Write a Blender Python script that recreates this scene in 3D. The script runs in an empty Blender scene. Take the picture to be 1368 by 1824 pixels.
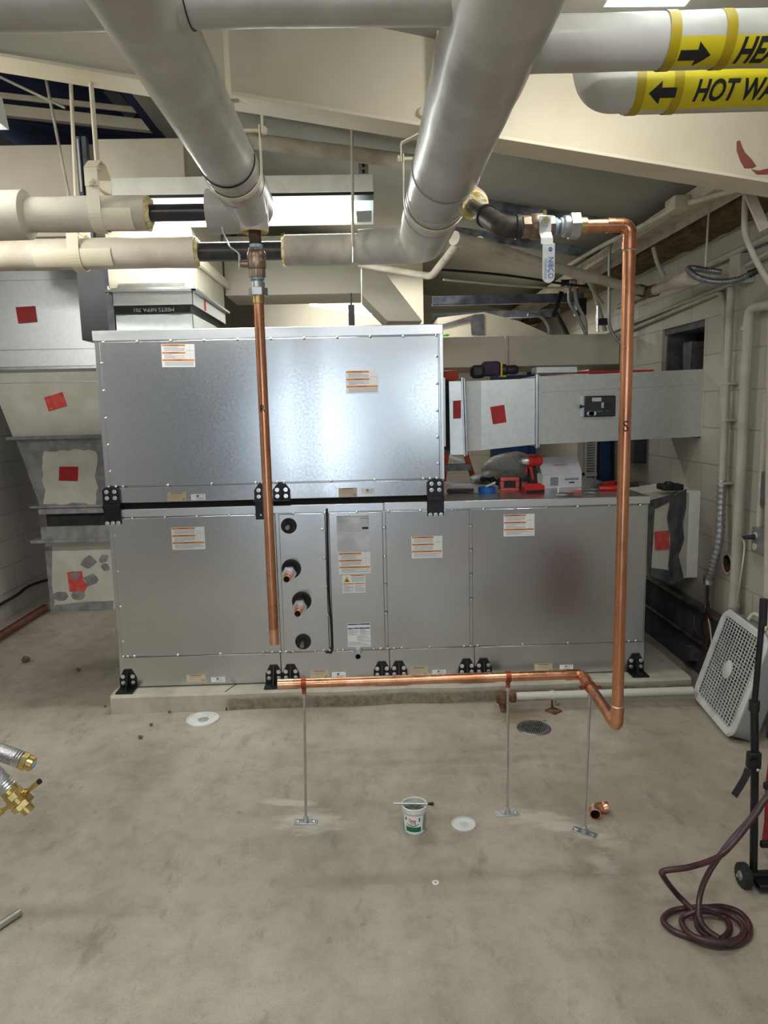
import bpy, bmesh, math, random
from mathutils import Vector as V, Matrix, noise as mnoise
random.seed(7)
SC = bpy.context.scene
COL = SC.collection
R = math.radians
# ---------------------------------------------------------------- camera
CH = 1.55; FPX = 1270.0
PITCH, YAW, ROLL = R(8.3), R(1.4), 0.0227
_fy = V((math.sin(YAW), math.cos(YAW), 0))
CF = _fy * math.cos(PITCH) + V((0, 0, -math.sin(PITCH)))
_r0 = V((math.cos(YAW), -math.sin(YAW), 0)); _u0 = _r0.cross(CF)
CR = _r0 * math.cos(ROLL) - _u0 * math.sin(ROLL)
CU = _r0 * math.sin(ROLL) + _u0 * math.cos(ROLL)
CP = V((0, 0, CH))
cam = bpy.data.cameras.new('camera'); camo = bpy.data.objects.new('camera', cam); COL.objects.link(camo)
cam.sensor_fit = 'VERTICAL'; cam.sensor_height = 36.0; cam.lens = FPX / 1824 * 36.0
cam.clip_start = 0.02
camo.matrix_world = Matrix(((CR.x, CU.x, -CF.x, CP.x), (CR.y, CU.y, -CF.y, CP.y), (CR.z, CU.z, -CF.z, CP.z), (0, 0, 0, 1)))
SC.camera = camo
SC.view_settings.view_transform = 'Standard'; SC.view_settings.look = 'None'
SC.view_settings.gamma = 1; SC.view_settings.use_curve_mapping = False
SC.view_settings.exposure = 0.08

def U(px, py, X=None, Y=None, Z=None):
    """point of the photograph's pixel on a plane of the room (metres)"""
    d = CF * FPX + CR * (px - 684) - CU * (py - 912)
    if X is not None: t = (X - CP.x) / d.x
    elif Y is not None: t = (Y - CP.y) / d.y
    else: t = (Z - CP.z) / d.z
    return CP + d * t

# ---------------------------------------------------------------- world and lights
w = bpy.data.worlds.new('world'); SC.world = w; w.use_nodes = True
w.node_tree.nodes['Background'].inputs[0].default_value = (0.75, 0.85, 1.0, 1)
w.node_tree.nodes['Background'].inputs[1].default_value = 0.6
def area(name, loc, size, power, color=(1, 1, 1), rot=(0, 0, 0)):
    l = bpy.data.lights.new(name, 'AREA'); l.shape = 'RECTANGLE'; l.size, l.size_y = size
    l.energy = power; l.color = color
    o = bpy.data.objects.new(name, l); COL.objects.link(o); o.location = loc; o.rotation_euler = rot
    return o
FLU = (1.0, 0.985, 0.93)
# tubes of the strip fixtures over the working side of the room
area('fixture_light', (-1.15, 0.75, 2.72), (1.2, .14), 25, FLU)
area('fixture_light', (.745, 1.93, 2.60), (.14, .3), 9, FLU, (R(48), 0, 0))
area('fixture_light', (0.15, .35, 2.72), (1.2, .14), 28, FLU)
area('fixture_light', (-2.2, 2.45, 2.74), (1.1, .14), 34, FLU, (R(22), 0, 0))
# tubes of the strip fixture behind the horizontal pipes and of the one behind the unit
area('fixture_light', (-.55, 3.6, 2.47), (1.1, .12), 12, FLU)
area('fixture_light', (0.1, 5.45, 2.6), (1.1, .12), 16, FLU)
area('fixture_light', (1.2, 6.2, 2.3), (.6, .12), 9, FLU)
# daylight through the open doorway behind the camera
area('doorway_daylight', (-.75, -4.25, 1.25), (0.95, 2.0), 29, (0.76, 0.89, 1.0), (R(90), 0, 0))
area('added_fill_light', (1.25, -4.25, 1.75), (0.8, 0.9), 16, (0.80, 0.92, 1.0), (R(90), 0, 0))  # added fill light to brighten the side duct; its window is invented

# ---------------------------------------------------------------- materials
def nm(name):
    m = bpy.data.materials.new(name); m.use_nodes = True
    n = m.node_tree.nodes; return m, n, m.node_tree.links, n['Principled BSDF']
def mapping(n, l, scale=(1, 1, 1), rot=(0, 0, 0)):
    tc = n.new('ShaderNodeTexCoord'); mp = n.new('ShaderNodeMapping')
    mp.inputs['Scale'].default_value = scale; mp.inputs['Rotation'].default_value = rot
    g = n.new('ShaderNodeNewGeometry')
    l.new(g.outputs['Position'], mp.inputs['Vector'])
    return mp.outputs['Vector']
def noise(n, l, vec, scale, detail=4, rough=.55):
    t = n.new('ShaderNodeTexNoise'); t.inputs['Scale'].default_value = scale
    t.inputs['Detail'].default_value = detail; t.inputs['Roughness'].default_value = rough
    l.new(vec, t.inputs['Vector']); return t.outputs['Fac']
def ramp(n, l, fac, stops):
    r = n.new('ShaderNodeValToRGB'); e = r.color_ramp.elements
    while len(e) > 1: e.remove(e[-1])
    e[0].position, c = stops[0]; e[0].color = (*c, 1) if len(c) == 3 else c
    for p, c in stops[1:]:
        k = e.new(p); k.color = (*c, 1) if len(c) == 3 else c
    l.new(fac, r.inputs['Fac']); return r.outputs['Color']
def bump(n, l, b, h, strength=.2, dist=.01, prev=None):
    bn = n.new('ShaderNodeBump'); bn.inputs['Strength'].default_value = strength; bn.inputs['Distance'].default_value = dist
    l.new(h, bn.inputs['Height'])
    if prev: l.new(prev, bn.inputs['Normal'])
    l.new(bn.outputs['Normal'], b.inputs['Normal']); return bn.outputs['Normal']
def mixc(n, l, fac, a, b):
    m = n.new('ShaderNodeMix'); m.data_type = 'RGBA'
    for s, v in ((m.inputs[0], fac), (m.inputs[6], a), (m.inputs[7], b)):
        if isinstance(v, (int, float)): s.default_value = v
        elif isinstance(v, tuple): s.default_value = (*v, 1)
        else: l.new(v, s)
    return m.outputs[2]
def mth(n, l, op, a, b=0.0):
    m = n.new('ShaderNodeMath'); m.operation = op
    for s, v in ((m.inputs[0], a), (m.inputs[1], b)):
        if isinstance(v, (int, float)): s.default_value = v
        else: l.new(v, s)
    return m.outputs[0]
def S(r, g, b):   # sRGB 0-255 -> linear
    f = lambda c: (c / 255 / 12.92) if c / 255 <= .04045 else ((c / 255 + .055) / 1.055) ** 2.4
    return (f(r), f(g), f(b))
MATS = {}
def mat(name, c, rough=.5, metal=0.0, c2=None, ns=8, lo=.4, hi=.6, bmp=0, bs=30, bd=.002, coat=0, spec=.5, scale=(1, 1, 1), emit=None, alpha=1, trans=0):
    m, n, l, b = nm(name)
    b.inputs['Base Color'].default_value = (*c, 1); b.inputs['Roughness'].default_value = rough
    b.inputs['Metallic'].default_value = metal; b.inputs['Specular IOR Level'].default_value = spec
    vec = mapping(n, l, scale)
    c2 = c2 or tuple(x * .88 for x in c)
    l.new(ramp(n, l, noise(n, l, vec, ns), [(lo, c), (hi, c2)]), b.inputs['Base Color'])
    if bmp: bump(n, l, b, noise(n, l, vec, bs, 3), bmp, bd)
    if coat: b.inputs['Coat Weight'].default_value = coat; b.inputs['Coat Roughness'].default_value = .15
    if emit: b.inputs['Emission Color'].default_value = (*emit[0], 1); b.inputs['Emission Strength'].default_value = emit[1]
    if alpha < 1: b.inputs['Alpha'].default_value = alpha
    if trans: b.inputs['Transmission Weight'].default_value = trans
    MATS[name] = m; return m

# galvanised sheet: brushed zinc with slow oil-canning
def galv(name, c, rough, wav=.35, wscale=2.2, grain=.05, spot=.06):
    m, n, l, b = nm(name)
    b.inputs['Metallic'].default_value = 1
    v = mapping(n, l)
    a = noise(n, l, v, 90, 3); big = noise(n, l, v, 1.7, 3); vo = n.new('ShaderNodeTexVoronoi'); vo.inputs['Scale'].default_value = 55
    l.new(v, vo.inputs['Vector'])
    c1 = tuple(x * (1 - spot) for x in c); c3 = tuple(min(1, x * (1 + spot)) for x in c)
    col = ramp(n, l, vo.outputs['Color'], [(0, c1), (1, c3)])
    col = mixc(n, l, mth(n, l, 'MULTIPLY', big, .35), col, tuple(x * .8 for x in c))
    l.new(col, b.inputs['Base Color'])
    rr = mth(n, l, 'MULTIPLY_ADD', a, .12); rr.node.inputs[2].default_value = rough - .06
    l.new(rr, b.inputs['Roughness'])
    p = bump(n, l, b, noise(n, l, v, wscale, 2), wav, .02)
    bump(n, l, b, a, grain, .001, p)
    MATS[name] = m; return m
galv('galvanised', (.62, .63, .645), .24, .16, 1.5, .008, .03)
galv('galvanised_duct', (.76, .79, .79), .44, .15)
galv('galvanised_bright', (.74, .76, .78), .32, .12, 1.5, .004, .03)
mat('zinc', (.62, .64, .66), .35, 1, ns=20, bmp=.1)
mat('screw_zinc', (.85, .86, .88), .22, 1)
mat('steel_dull', (.28, .28, .28), .5, 1, c2=(.18, .17, .16), ns=14)
mat('cream', S(226, 217, 194), .5, c2=S(218, 208, 184), ns=3, bmp=.06, bs=18)
mat('cream_dusty', S(204, 197, 180), .6, c2=S(168, 156, 138), ns=9, lo=.45, hi=.72, bmp=.1, bs=25)
mat('cream_duct', S(205, 198, 180), .55, c2=S(192, 184, 166), ns=2)
mat('jacket', S(194, 191, 186), .43, c2=S(176, 172, 166), ns=5, bmp=.45, bs=9, bd=.008, coat=.12)
mat('jacket_old', S(204, 196, 180), .6, c2=S(164, 150, 130), ns=4, lo=.45, hi=.75, bmp=.5, bs=14, bd=.005)
mat('jacket_grey', S(206, 200, 190), .6, c2=S(150, 140, 132), ns=3.5, lo=.5, hi=.72, bmp=.3, bs=10, bd=.004)
mat('fiberglass', S(205, 175, 100), .95, c2=S(235, 225, 190), ns=40, bmp=1, bs=90, bd=.006)
mat('fiber_tuft', S(240, 235, 215), .9)
mat('black_pipe', S(34, 33, 38), .32, c2=S(52, 48, 50), ns=20, coat=.3)
mat('black_iron', S(58, 55, 54), .5, .5, c2=S(84, 74, 66), ns=18, bmp=.4, bs=60)
mat('rusty_nipple', S(90, 62, 46), .6, .3, c2=S(60, 44, 36), ns=25, bmp=.3)
mat('black_steel', S(22, 22, 25), .38, .2, c2=S(32, 32, 36), ns=12)
mat('black_plastic', S(20, 20, 22), .5, c2=S(30, 30, 33), ns=12)
mat('black_rubber', S(26, 25, 26), .75, c2=S(44, 42, 42), ns=14)
mat('shade_black', (.004, .004, .004), .9)  # flat black standing for the shade inside holes, bores and the wall opening
mat('dark_gap', S(22, 20, 20), .9)
m, n, l, b = nm('copper'); MATS['copper'] = m
b.inputs['Metallic'].default_value = 1
v = mapping(n, l); v2 = mapping(n, l, (1, 1, .25))
c = ramp(n, l, noise(n, l, v2, 9, 6, .65), [(.38, (.82, .42, .26)), (.52, (.68, .31, .175)), (.68, (.50, .215, .12)), (.85, (.32, .15, .10))])
l.new(c, b.inputs['Base Color'])
l.new(ramp(n, l, noise(n, l, v, 14, 4), [(.3, (.2, .2, .2)), (.7, (.38, .38, .38))]), b.inputs['Roughness'])
mat('copper_clean', (.92, .52, .34), .28, 1, c2=(.85, .45, .28), ns=30)
mat('copper_old', (.42, .20, .13), .45, 1, c2=(.3, .15, .11), ns=12)
mat('copper_strap', S(170, 84, 50), .4, .6, c2=S(140, 62, 36), ns=20)
mat('brass', (.66, .50, .20), .32, 1, c2=(.48, .36, .14), ns=30)
mat('bronze', (.42, .32, .24), .4, .85, c2=(.25, .17, .12), ns=16, bmp=.3, bs=50)
mat('solder', (.7, .68, .66), .35, 1)
mat('tape_blue', S(130, 170, 205), .6)
mat('dope_blue', S(120, 165, 205), .6, c2=S(170, 195, 215), ns=40)
mat('white_paint', S(214, 214, 212), .4)
mat('white_plastic', S(225, 226, 222), .4, c2=S(205, 206, 204), ns=10)
mat('white_dirty', S(190, 192, 190), .6, c2=S(120, 118, 112), ns=9, lo=.55, hi=.8)
mat('fan_blade', S(150, 146, 140), .6, c2=S(110, 104, 98), ns=9)
mat('fan_white', S(206, 208, 206), .5, c2=S(176, 178, 178), ns=6, lo=.5, hi=.75)
mat('fan_side', S(150, 158, 160), .55, c2=S(80, 80, 80), ns=13, lo=.62, hi=.8)
mat('pvc_dirty', S(205, 202, 194), .5, c2=S(130, 112, 92), ns=16, lo=.6, hi=.75)
mat('hole_brown', S(92, 62, 52), .9, c2=S(60, 40, 34), ns=20)
mat('rust', S(118, 84, 58), .85, c2=S(72, 50, 38), ns=30, bmp=.6, bs=60)
mat('paper_white', S(246, 246, 246), .5, c2=S(240, 241, 242), ns=6)
mat('paper_grey', S(222, 223, 228), .35, c2=S(190, 192, 198), ns=6)
mat('paper_tan', S(214, 194, 164), .6)
mat('print_orange', S(226, 140, 62), .5)
mat('print_brown', S(120, 62, 40), .5)
mat('print_grey', S(150, 156, 164), .5)
mat('print_black', S(24, 24, 26), .5)
mat('print_blue', S(36, 64, 140), .5)
mat('print_yellow', S(226, 190, 40), .5)
mat('print_green', S(20, 120, 80), .5)
mat('print_red', S(205, 40, 40), .5)
mat('sticker_red', S(176, 34, 34), .55, c2=S(160, 28, 30), ns=20)
mat('sticker_coral', S(226, 92, 84), .6, c2=S(205, 70, 64), ns=20)
mat('marker_yellow', S(212, 194, 30), .4, c2=S(200, 182, 26), ns=5)
mat('tape_yellow', S(176, 152, 14), .35, c2=S(160, 138, 14), ns=5)
mat('ink', S(22, 24, 30), .5)
mat('nibco_blue', S(40, 80, 170), .45)
mat('nibco_pale', S(130, 155, 205), .45)
mat('block_dark', S(84, 84, 90), .8, c2=S(66, 66, 74), ns=7, bmp=.4, bs=40)
mat('mastic', S(152, 151, 150), .8, c2=S(128, 127, 128), ns=12, bmp=.5, bs=30)
mat('mastic_dark', S(72, 70, 76), .8, c2=S(98, 96, 98), ns=12, bmp=.6, bs=30)
mat('duct_painted', S(212, 210, 197), .6, c2=S(198, 196, 180), ns=5)
mat('purlin', S(142, 146, 154), .55, 0, c2=S(76, 78, 84), ns=8)
mat('strut_blue', S(96, 102, 114), .5, 0, c2=S(60, 64, 74), ns=10)
mat('deck_shade_navy', S(56, 66, 104), .8, c2=S(42, 52, 88), ns=2)  # navy stands for the unlit look of the left roof deck
mat('roof_sheet', S(166, 165, 156), .6, c2=S(150, 148, 137), ns=1.4, bmp=.3, bs=1.7, bd=.06)
mat('insulation_brown', S(120, 100, 62), .9, c2=S(84, 70, 46), ns=11, bmp=1, bs=14, bd=.04)
mat('conduit_painted', S(178, 173, 160), .5, c2=S(168, 162, 150), ns=12)
mat('conduit_grey', S(158, 160, 160), .4, .6, c2=S(140, 142, 144), ns=12)
mat('flex_grey', S(130, 132, 136), .35, .8)
mat('wire_brown', S(96, 50, 44), .45)
mat('wire_black', S(26, 24, 28), .45)
mat('wire_white', S(220, 214, 200), .45)
mat('cord_cream', S(206, 198, 172), .5)
mat('plug_navy', S(28, 34, 62), .5)
mat('hose_maroon', S(74, 40, 44), .42, c2=S(54, 28, 34), ns=14, coat=.2)
mat('red_fabric', S(150, 18, 40), .7, c2=S(120, 12, 30), ns=9, bmp=.5, bs=10)
mat('orange_fiberglass', S(214, 72, 30), .45)
mat('door_blue', S(24, 56, 104), .45, c2=S(20, 48, 92), ns=4)
mat('block_cream', S(214, 204, 182), .6)
mat('tool_red', S(206, 40, 38), .42)
mat('tool_salmon', S(226, 92, 84), .45)
mat('tool_purple', S(52, 28, 66), .7, c2=S(40, 20, 52), ns=30)
mat('tool_yellow', S(214, 170, 30), .45)
mat('tool_grey', S(190, 190, 188), .3, .8)
mat('tape_roll', S(30, 110, 200), .5)
mat('plastic_bag', S(196, 192, 188), .25, c2=S(160, 156, 152), ns=9, bmp=1, bs=22, bd=.01, trans=.25)
mat('box_paper', S(232, 230, 236), .5)
mat('green_plastic', S(70, 170, 60), .5)
mat('sensor_black', S(44, 50, 52), .3, c2=S(36, 42, 44), ns=10)
mat('sensor_label', S(190, 196, 196), .5)
mat('sensor_print', S(70, 130, 110), .5)
mat('flux', S(110, 110, 104), .3, c2=S(60, 60, 58), ns=60, bmp=1, bs=70, bd=.004)
mat('bristle', S(50, 40, 34), .9)
mat('peel_red', S(150, 84, 76), .7)
mat('braid', (.60, .60, .61), .38, 1, c2=(.30, .30, .31), ns=420, lo=.42, hi=.58, bmp=.6, bs=420)
mat('tube_glow', (.95, 1, .97), .4, emit=((.90, 1, .95), 9))
mat('reflector', S(236, 240, 240), .35)
mat('fixture_white', S(222, 222, 216), .4)
mat('ring_white', S(235, 235, 232), .5)
mat('paste', S(168, 168, 166), .8, c2=S(140, 140, 138), ns=50)
mat('debris', S(110, 104, 94), .8)

# poured floor: grey-tan, mottled, scuffed, with chalky drill dust by the rod plates
m, n, l, b = nm('concrete_floor'); MATS['concrete_floor'] = m
v = mapping(n, l); v2 = mapping(n, l, (1, .45, 1), (0, 0, .5))
base = ramp(n, l, noise(n, l, v2, 1.6, 8, .62), [(.30, S(138, 131, 119)), (.5, S(165, 156, 142)), (.7, S(181, 173, 159))])
fine = ramp(n, l, noise(n, l, v, 9, 8, .72), [(.25, (.18, .17, .16)), (.5, (.5, .5, .5)), (.8, (.72, .72, .70))])
mm = n.new('ShaderNodeMix'); mm.data_type = 'RGBA'; mm.blend_type = 'OVERLAY'; mm.inputs[0].default_value = .45
l.new(base, mm.inputs[6]); l.new(fine, mm.inputs[7]); col = mm.outputs[2]
st = ramp(n, l, noise(n, l, v2, 5.5, 5, .6), [(.60, (0, 0, 0)), (.78, (1, 1, 1))])
grit = ramp(n, l, noise(n, l, v, 210, 2, .5), [(.3, (.40, .40, .40)), (.7, (.60, .60, .60))])
gm = n.new('ShaderNodeMix'); gm.data_type = 'RGBA'; gm.blend_type = 'OVERLAY'; gm.inputs[0].default_value = .5
l.new(col, gm.inputs[6]); l.new(grit, gm.inputs[7]); col = gm.outputs[2]
sm = ramp(n, l, noise(n, l, mapping(n, l, (1, .35, 1), (0, 0, .9)), 11, 6, .7), [(.58, (0, 0, 0)), (.70, (1, 1, 1))])
col = mixc(n, l, mth(n, l, 'MULTIPLY', sm, .45), col, S(104, 98, 92))
scr_ = ramp(n, l, noise(n, l, mapping(n, l, (1, 14, 1), (0, 0, .6)), 7, 5, .7), [(.68, (0, 0, 0)), (.73, (1, 1, 1))])
col = mixc(n, l, mth(n, l, 'MULTIPLY', scr_, .22), col, S(196, 190, 178))
col = mixc(n, l, mth(n, l, 'MULTIPLY', st, .30), col, S(110, 103, 93))
spk = ramp(n, l, noise(n, l, v, 16, 3, .5), [(.68, (0, 0, 0)), (.74, (1, 1, 1))])
col = mixc(n, l, mth(n, l, 'MULTIPLY', spk, .35), col, S(92, 86, 78))
g = n.new('ShaderNodeNewGeometry'); sx = n.new('ShaderNodeSeparateXYZ'); l.new(g.outputs['Position'], sx.inputs[0])
patch = noise(n, l, mapping(n, l, (1.5, 5, 1), (0, 0, -.5)), 4, 5, .7)
def blob(cx, cy, rx, ry, ang=0):
    ca, sa = math.cos(ang), math.sin(ang)
    dx = mth(n, l, 'SUBTRACT', sx.outputs[0], cx); dy = mth(n, l, 'SUBTRACT', sx.outputs[1], cy)
    a = mth(n, l, 'ADD', mth(n, l, 'MULTIPLY', dx, ca / rx), mth(n, l, 'MULTIPLY', dy, sa / rx))
    c_ = mth(n, l, 'ADD', mth(n, l, 'MULTIPLY', dx, -sa / ry), mth(n, l, 'MULTIPLY', dy, ca / ry))
    d = mth(n, l, 'SQRT', mth(n, l, 'ADD', mth(n, l, 'MULTIPLY', a, a), mth(n, l, 'MULTIPLY', c_, c_)))
    d = mth(n, l, 'ADD', d, mth(n, l, 'MULTIPLY', mth(n, l, 'SUBTRACT', patch, .5), 2.2))
    r = n.new('ShaderNodeMapRange'); r.interpolation_type = 'SMOOTHSTEP'
    r.inputs['From Min'].default_value = 1.05; r.inputs['From Max'].default_value = .25
    l.new(d, r.inputs['Value']); return r.outputs[0]
dust = [blob(-.24, 2.52, .16, .09), blob(.64, 2.47, .22, .075, -.45), blob(.79, 2.36, .14, .05, -.7), blob(.77, 2.2, .06, .1), blob(-.35, 2.66, .16, .03, -.2)]
dd = dust[0]
for k in dust[1:]: dd = mth(n, l, 'MAXIMUM', dd, k)
col = mixc(n, l, mth(n, l, 'MULTIPLY', dd, .45), col, S(214, 212, 200))
rust = blob(.74, 3.38, .16, .13)
col = mixc(n, l, mth(n, l, 'MULTIPLY', rust, .6), col, S(120, 92, 62))
l.new(col, b.inputs['Base Color'])
l.new(ramp(n, l, noise(n, l, v, 3, 4), [(.3, (.42, .42, .42)), (.7, (.62, .62, .62))]), b.inputs['Roughness'])
bump(n, l, b, noise(n, l, v, 30, 5), .12, .004)

def pad_mat():
    m, n, l, b = nm('concrete_pad'); MATS['concrete_pad'] = m
    v = mapping(n, l); g = n.new('ShaderNodeNewGeometry'); sx = n.new('ShaderNodeSeparateXYZ'); l.new(g.outputs['Position'], sx.inputs[0])
    top = ramp(n, l, noise(n, l, v, 6, 7, .65), [(.3, S(160, 154, 142)), (.6, S(192, 186, 172))])
    rough = ramp(n, l, noise(n, l, v, 26, 6, .7), [(.3, S(106, 96, 82)), (.55, S(142, 132, 116)), (.7, S(164, 156, 140))])
    z = mth(n, l, 'ADD', sx.outputs[2], mth(n, l, 'MULTIPLY', noise(n, l, v, 9, 3), .03))
    f = n.new('ShaderNodeMapRange'); f.inputs['From Min'].default_value = .088; f.inputs['From Max'].default_value = .070; l.new(z, f.inputs['Value'])
    right = n.new('ShaderNodeMapRange'); right.inputs['From Min'].default_value = -.77; right.inputs['From Max'].default_value = -.74; l.new(sx.outputs[0], right.inputs['Value'])
    l.new(mixc(n, l, mth(n, l, 'MULTIPLY', f.outputs[0], right.outputs[0]), top, rough), b.inputs['Base Color'])
    b.inputs['Roughness'].default_value = .85
    bump(n, l, b, noise(n, l, v, 35, 6, .7), .5, .006)
pad_mat()

def block_mat(name, c, mortar, axis, scale=1.0, dark_below=None):
    """painted block wall; axis = the wall's own horizontal axis (0: x, 1: y)"""
    m, n, l, b = nm(name); MATS[name] = m
    g = n.new('ShaderNodeNewGeometry'); sx = n.new('ShaderNodeSeparateXYZ'); l.new(g.outputs['Position'], sx.inputs[0])
    cx = n.new('ShaderNodeCombineXYZ'); l.new(sx.outputs[axis], cx.inputs[0]); l.new(sx.outputs[2], cx.inputs[1])
    t = n.new('ShaderNodeTexBrick'); l.new(cx.outputs[0], t.inputs['Vector'])
    t.inputs['Scale'].default_value = 1; t.inputs['Brick Width'].default_value = .4 * scale; t.inputs['Row Height'].default_value = .2 * scale
    t.inputs['Mortar Size'].default_value = .004; t.inputs['Mortar Smooth'].default_value = .3
    t.inputs['Color1'].default_value = (*c, 1); t.inputs['Color2'].default_value = (*[x * .96 for x in c], 1); t.inputs['Mortar'].default_value = (*mortar, 1)
    v = mapping(n, l)
    dirt = ramp(n, l, noise(n, l, v, 2.3, 6, .6), [(.45, (0, 0, 0)), (.8, (1, 1, 1))])
    col = mixc(n, l, mth(n, l, 'MULTIPLY', dirt, .4), t.outputs['Color'], tuple(x * .6 for x in c))
    if dark_below:
        z = mth(n, l, 'ADD', sx.outputs[2], mth(n, l, 'MULTIPLY', noise(n, l, v, 8, 3), .012))
        f = n.new('ShaderNodeMapRange'); f.inputs['From Min'].default_value = dark_below; f.inputs['From Max'].default_value = dark_below - .012; l.new(z, f.inputs['Value'])
        col = mixc(n, l, f.outputs[0], col, S(78, 78, 88))
    l.new(col, b.inputs['Base Color']); b.inputs['Roughness'].default_value = .55
    p = bump(n, l, b, t.outputs['Fac'], .6, .004); p.node.invert = True
    bump(n, l, b, noise(n, l, v, 50, 4), .25, .003, p)
block_mat('wall_paint', S(176, 171, 159), S(152, 146, 134), 1)
block_mat('wall_paint_back', S(206, 198, 180), S(176, 168, 150), 0)
block_mat('wall_paint_front', S(74, 76, 80), S(62, 62, 64), 0)  # colour darkened so the steel panels reflect a dim rear room
block_mat('wall_paint_left', S(190, 187, 182), S(160, 156, 150), 1)
M = MATS

# ---------------------------------------------------------------- mesh builder
def frame_of(d, up=V((0, 0, 1))):
    d = d.normalized()
    if abs(d.dot(up)) > .97: up = V((0, 1, 0))
    a = up.cross(d).normalized(); return a, d.cross(a).normalized(), d
def smooth_path(pts, n=8, closed=False):
    pts = [V(p) for p in pts]; out = []; L = len(pts)
    rng = range(L) if closed else range(L - 1)
    for i in rng:
        if closed: p0, p1, p2, p3 = pts[i - 1], pts[i], pts[(i + 1) % L], pts[(i + 2) % L]
        else: p0, p1, p2, p3 = pts[max(i - 1, 0)], pts[i], pts[i + 1], pts[min(i + 2, L - 1)]
        for k in range(n):
            t = k / n
            out.append(.5 * ((2 * p1) + (-p0 + p2) * t + (2 * p0 - 5 * p1 + 4 * p2 - p3) * t * t + (-p0 + 3 * p1 - 3 * p2 + p3) * t ** 3))
    if not closed: out.append(pts[-1])
    return out
def bend_path(pts, r, n=6):
    """polyline with its corners rounded to radius r"""
    pts = [V(p) for p in pts]; out = [pts[0]]
    for a, b_, c in zip(pts, pts[1:], pts[2:]):
        d1 = (a - b_).normalized(); d2 = (c - b_).normalized()
        ang = d1.angle(d2)
        if ang > 3.1: out.append(b_); continue
        t = min(r / math.tan(ang / 2), (a - b_).length * .49, (c - b_).length * .49)
        p, q = b_ + d1 * t, b_ + d2 * t
        for k in range(n + 1):
            s = k / n; out.append((1 - s) ** 2 * p + 2 * s * (1 - s) * b_ + s * s * q)
    out.append(pts[-1]); return out
class MB:
    def __init__(s): s.bm = bmesh.new(); s.mats = []; s.mi = 0
    def m(s, name):
        if name not in s.mats: s.mats.append(name)
        s.mi = s.mats.index(name); return s
    def f(s, vs):
        try: fa = s.bm.faces.new(vs)
        except ValueError: return None
        fa.material_index = s.mi; return fa
    def poly(s, pts): return s.f([s.bm.verts.new(p) for p in pts])
    def box(s, x0, x1, y0, y1, z0, z1):
        v = [s.bm.verts.new((x, y, z)) for z in (z0, z1) for y in (y0, y1) for x in (x0, x1)]
        for q in ((0, 2, 3, 1), (4, 5, 7, 6), (0, 1, 5, 4), (2, 6, 7, 3), (0, 4, 6, 2), (1, 3, 7, 5)): s.f([v[i] for i in q])
        return s
    def obox(s, c, sz, ax=None):
        ax = ax or (V((1, 0, 0)), V((0, 1, 0)), V((0, 0, 1))); c = V(c)
        v = [s.bm.verts.new(c + ax[0] * (i * sz[0] / 2) + ax[1] * (j * sz[1] / 2) + ax[2] * (k * sz[2] / 2)) for k in (-1, 1) for j in (-1, 1) for i in (-1, 1)]
        for q in ((0, 2, 3, 1), (4, 5, 7, 6), (0, 1, 5, 4), (2, 6, 7, 3), (0, 4, 6, 2), (1, 3, 7, 5)): s.f([v[i] for i in q])
        return s
    def bar(s, p0, p1, wd, h, up=V((0, 0, 1))):
        p0, p1 = V(p0), V(p1); a, b_, d = frame_of(p1 - p0, up)
        return s.obox((p0 + p1) / 2, (wd, h, (p1 - p0).length), (a, b_, d))
    def tube(s, pts, r, n=14, closed=False, caps=True):
        pts = [V(p) for p in pts]; L = len(pts)
        rr = r if isinstance(r, (list, tuple)) else [r] * L
        rings = []; nrm = None
        for i, p in enumerate(pts):
            if closed: d = pts[(i + 1) % L] - pts[i - 1]
            else: d = pts[min(i + 1, L - 1)] - pts[max(i - 1, 0)]
            if d.length < 1e-9: d = V((0, 0, 1))
            d.normalize()
            if nrm is None: nrm = frame_of(d)[0]
            nrm = (nrm - d * nrm.dot(d))
            nrm = nrm.normalized() if nrm.length > 1e-6 else frame_of(d)[0]
            bi = d.cross(nrm)
            rings.append([s.bm.verts.new(p + (nrm * math.cos(2 * math.pi * k / n) + bi * math.sin(2 * math.pi * k / n)) * rr[i]) for k in range(n)])
        for i in range(L if closed else L - 1):
            a, b_ = rings[i], rings[(i + 1) % L]
            for k in range(n): s.f([a[k], a[(k + 1) % n], b_[(k + 1) % n], b_[k]])
        if caps and not closed: s.f(list(reversed(rings[0]))); s.f(rings[-1])
        return s
    def cyl(s, p0, p1, r0, r1=None, n=20, caps=True): return s.tube([p0, p1], [r0, r0 if r1 is None else r1], n, caps=caps)
    def lathe(s, prof, o=(0, 0, 0), ax=(0, 0, 1), n=28, closed=False):
        """prof = [(radius, height)]"""
        o = V(o); a, b_, d = frame_of(V(ax)); rings = []
        for r, h in prof:
            rings.append([s.bm.verts.new(o + d * h + (a * math.cos(2 * math.pi * k / n) + b_ * math.sin(2 * math.pi * k / n)) * max(r, 1e-5)) for k in range(n)])
        pr = list(zip(rings, rings[1:])) + ([(rings[-1], rings[0])] if closed else [])
        for p, q in pr:
            for k in range(n): s.f([p[k], p[(k + 1) % n], q[(k + 1) % n], q[k]])
        if not closed:
            if prof[0][0] > 1e-4: s.f(list(reversed(rings[0])))
            if prof[-1][0] > 1e-4: s.f(rings[-1])
        return s
    def pipe(s, pts, ro, ri, n=24, end=0):
        """open-ended pipe: outer wall, bore (left open; some calls put a black shade disc in it)"""
        s.tube(pts, ro, n, caps=False)
        s.tube(list(reversed([V(p) for p in pts])), ri, n, caps=False)
        for p, q in ((pts[0], pts[1]), (pts[-1], pts[-2])):
            p, q = V(p), V(q); s.lathe([(ri, 0), (ro, 0)], p, p - q, n, closed=False) if 0 else s.ring(p, (p - q), ri, ro, n)
        return s
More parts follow.
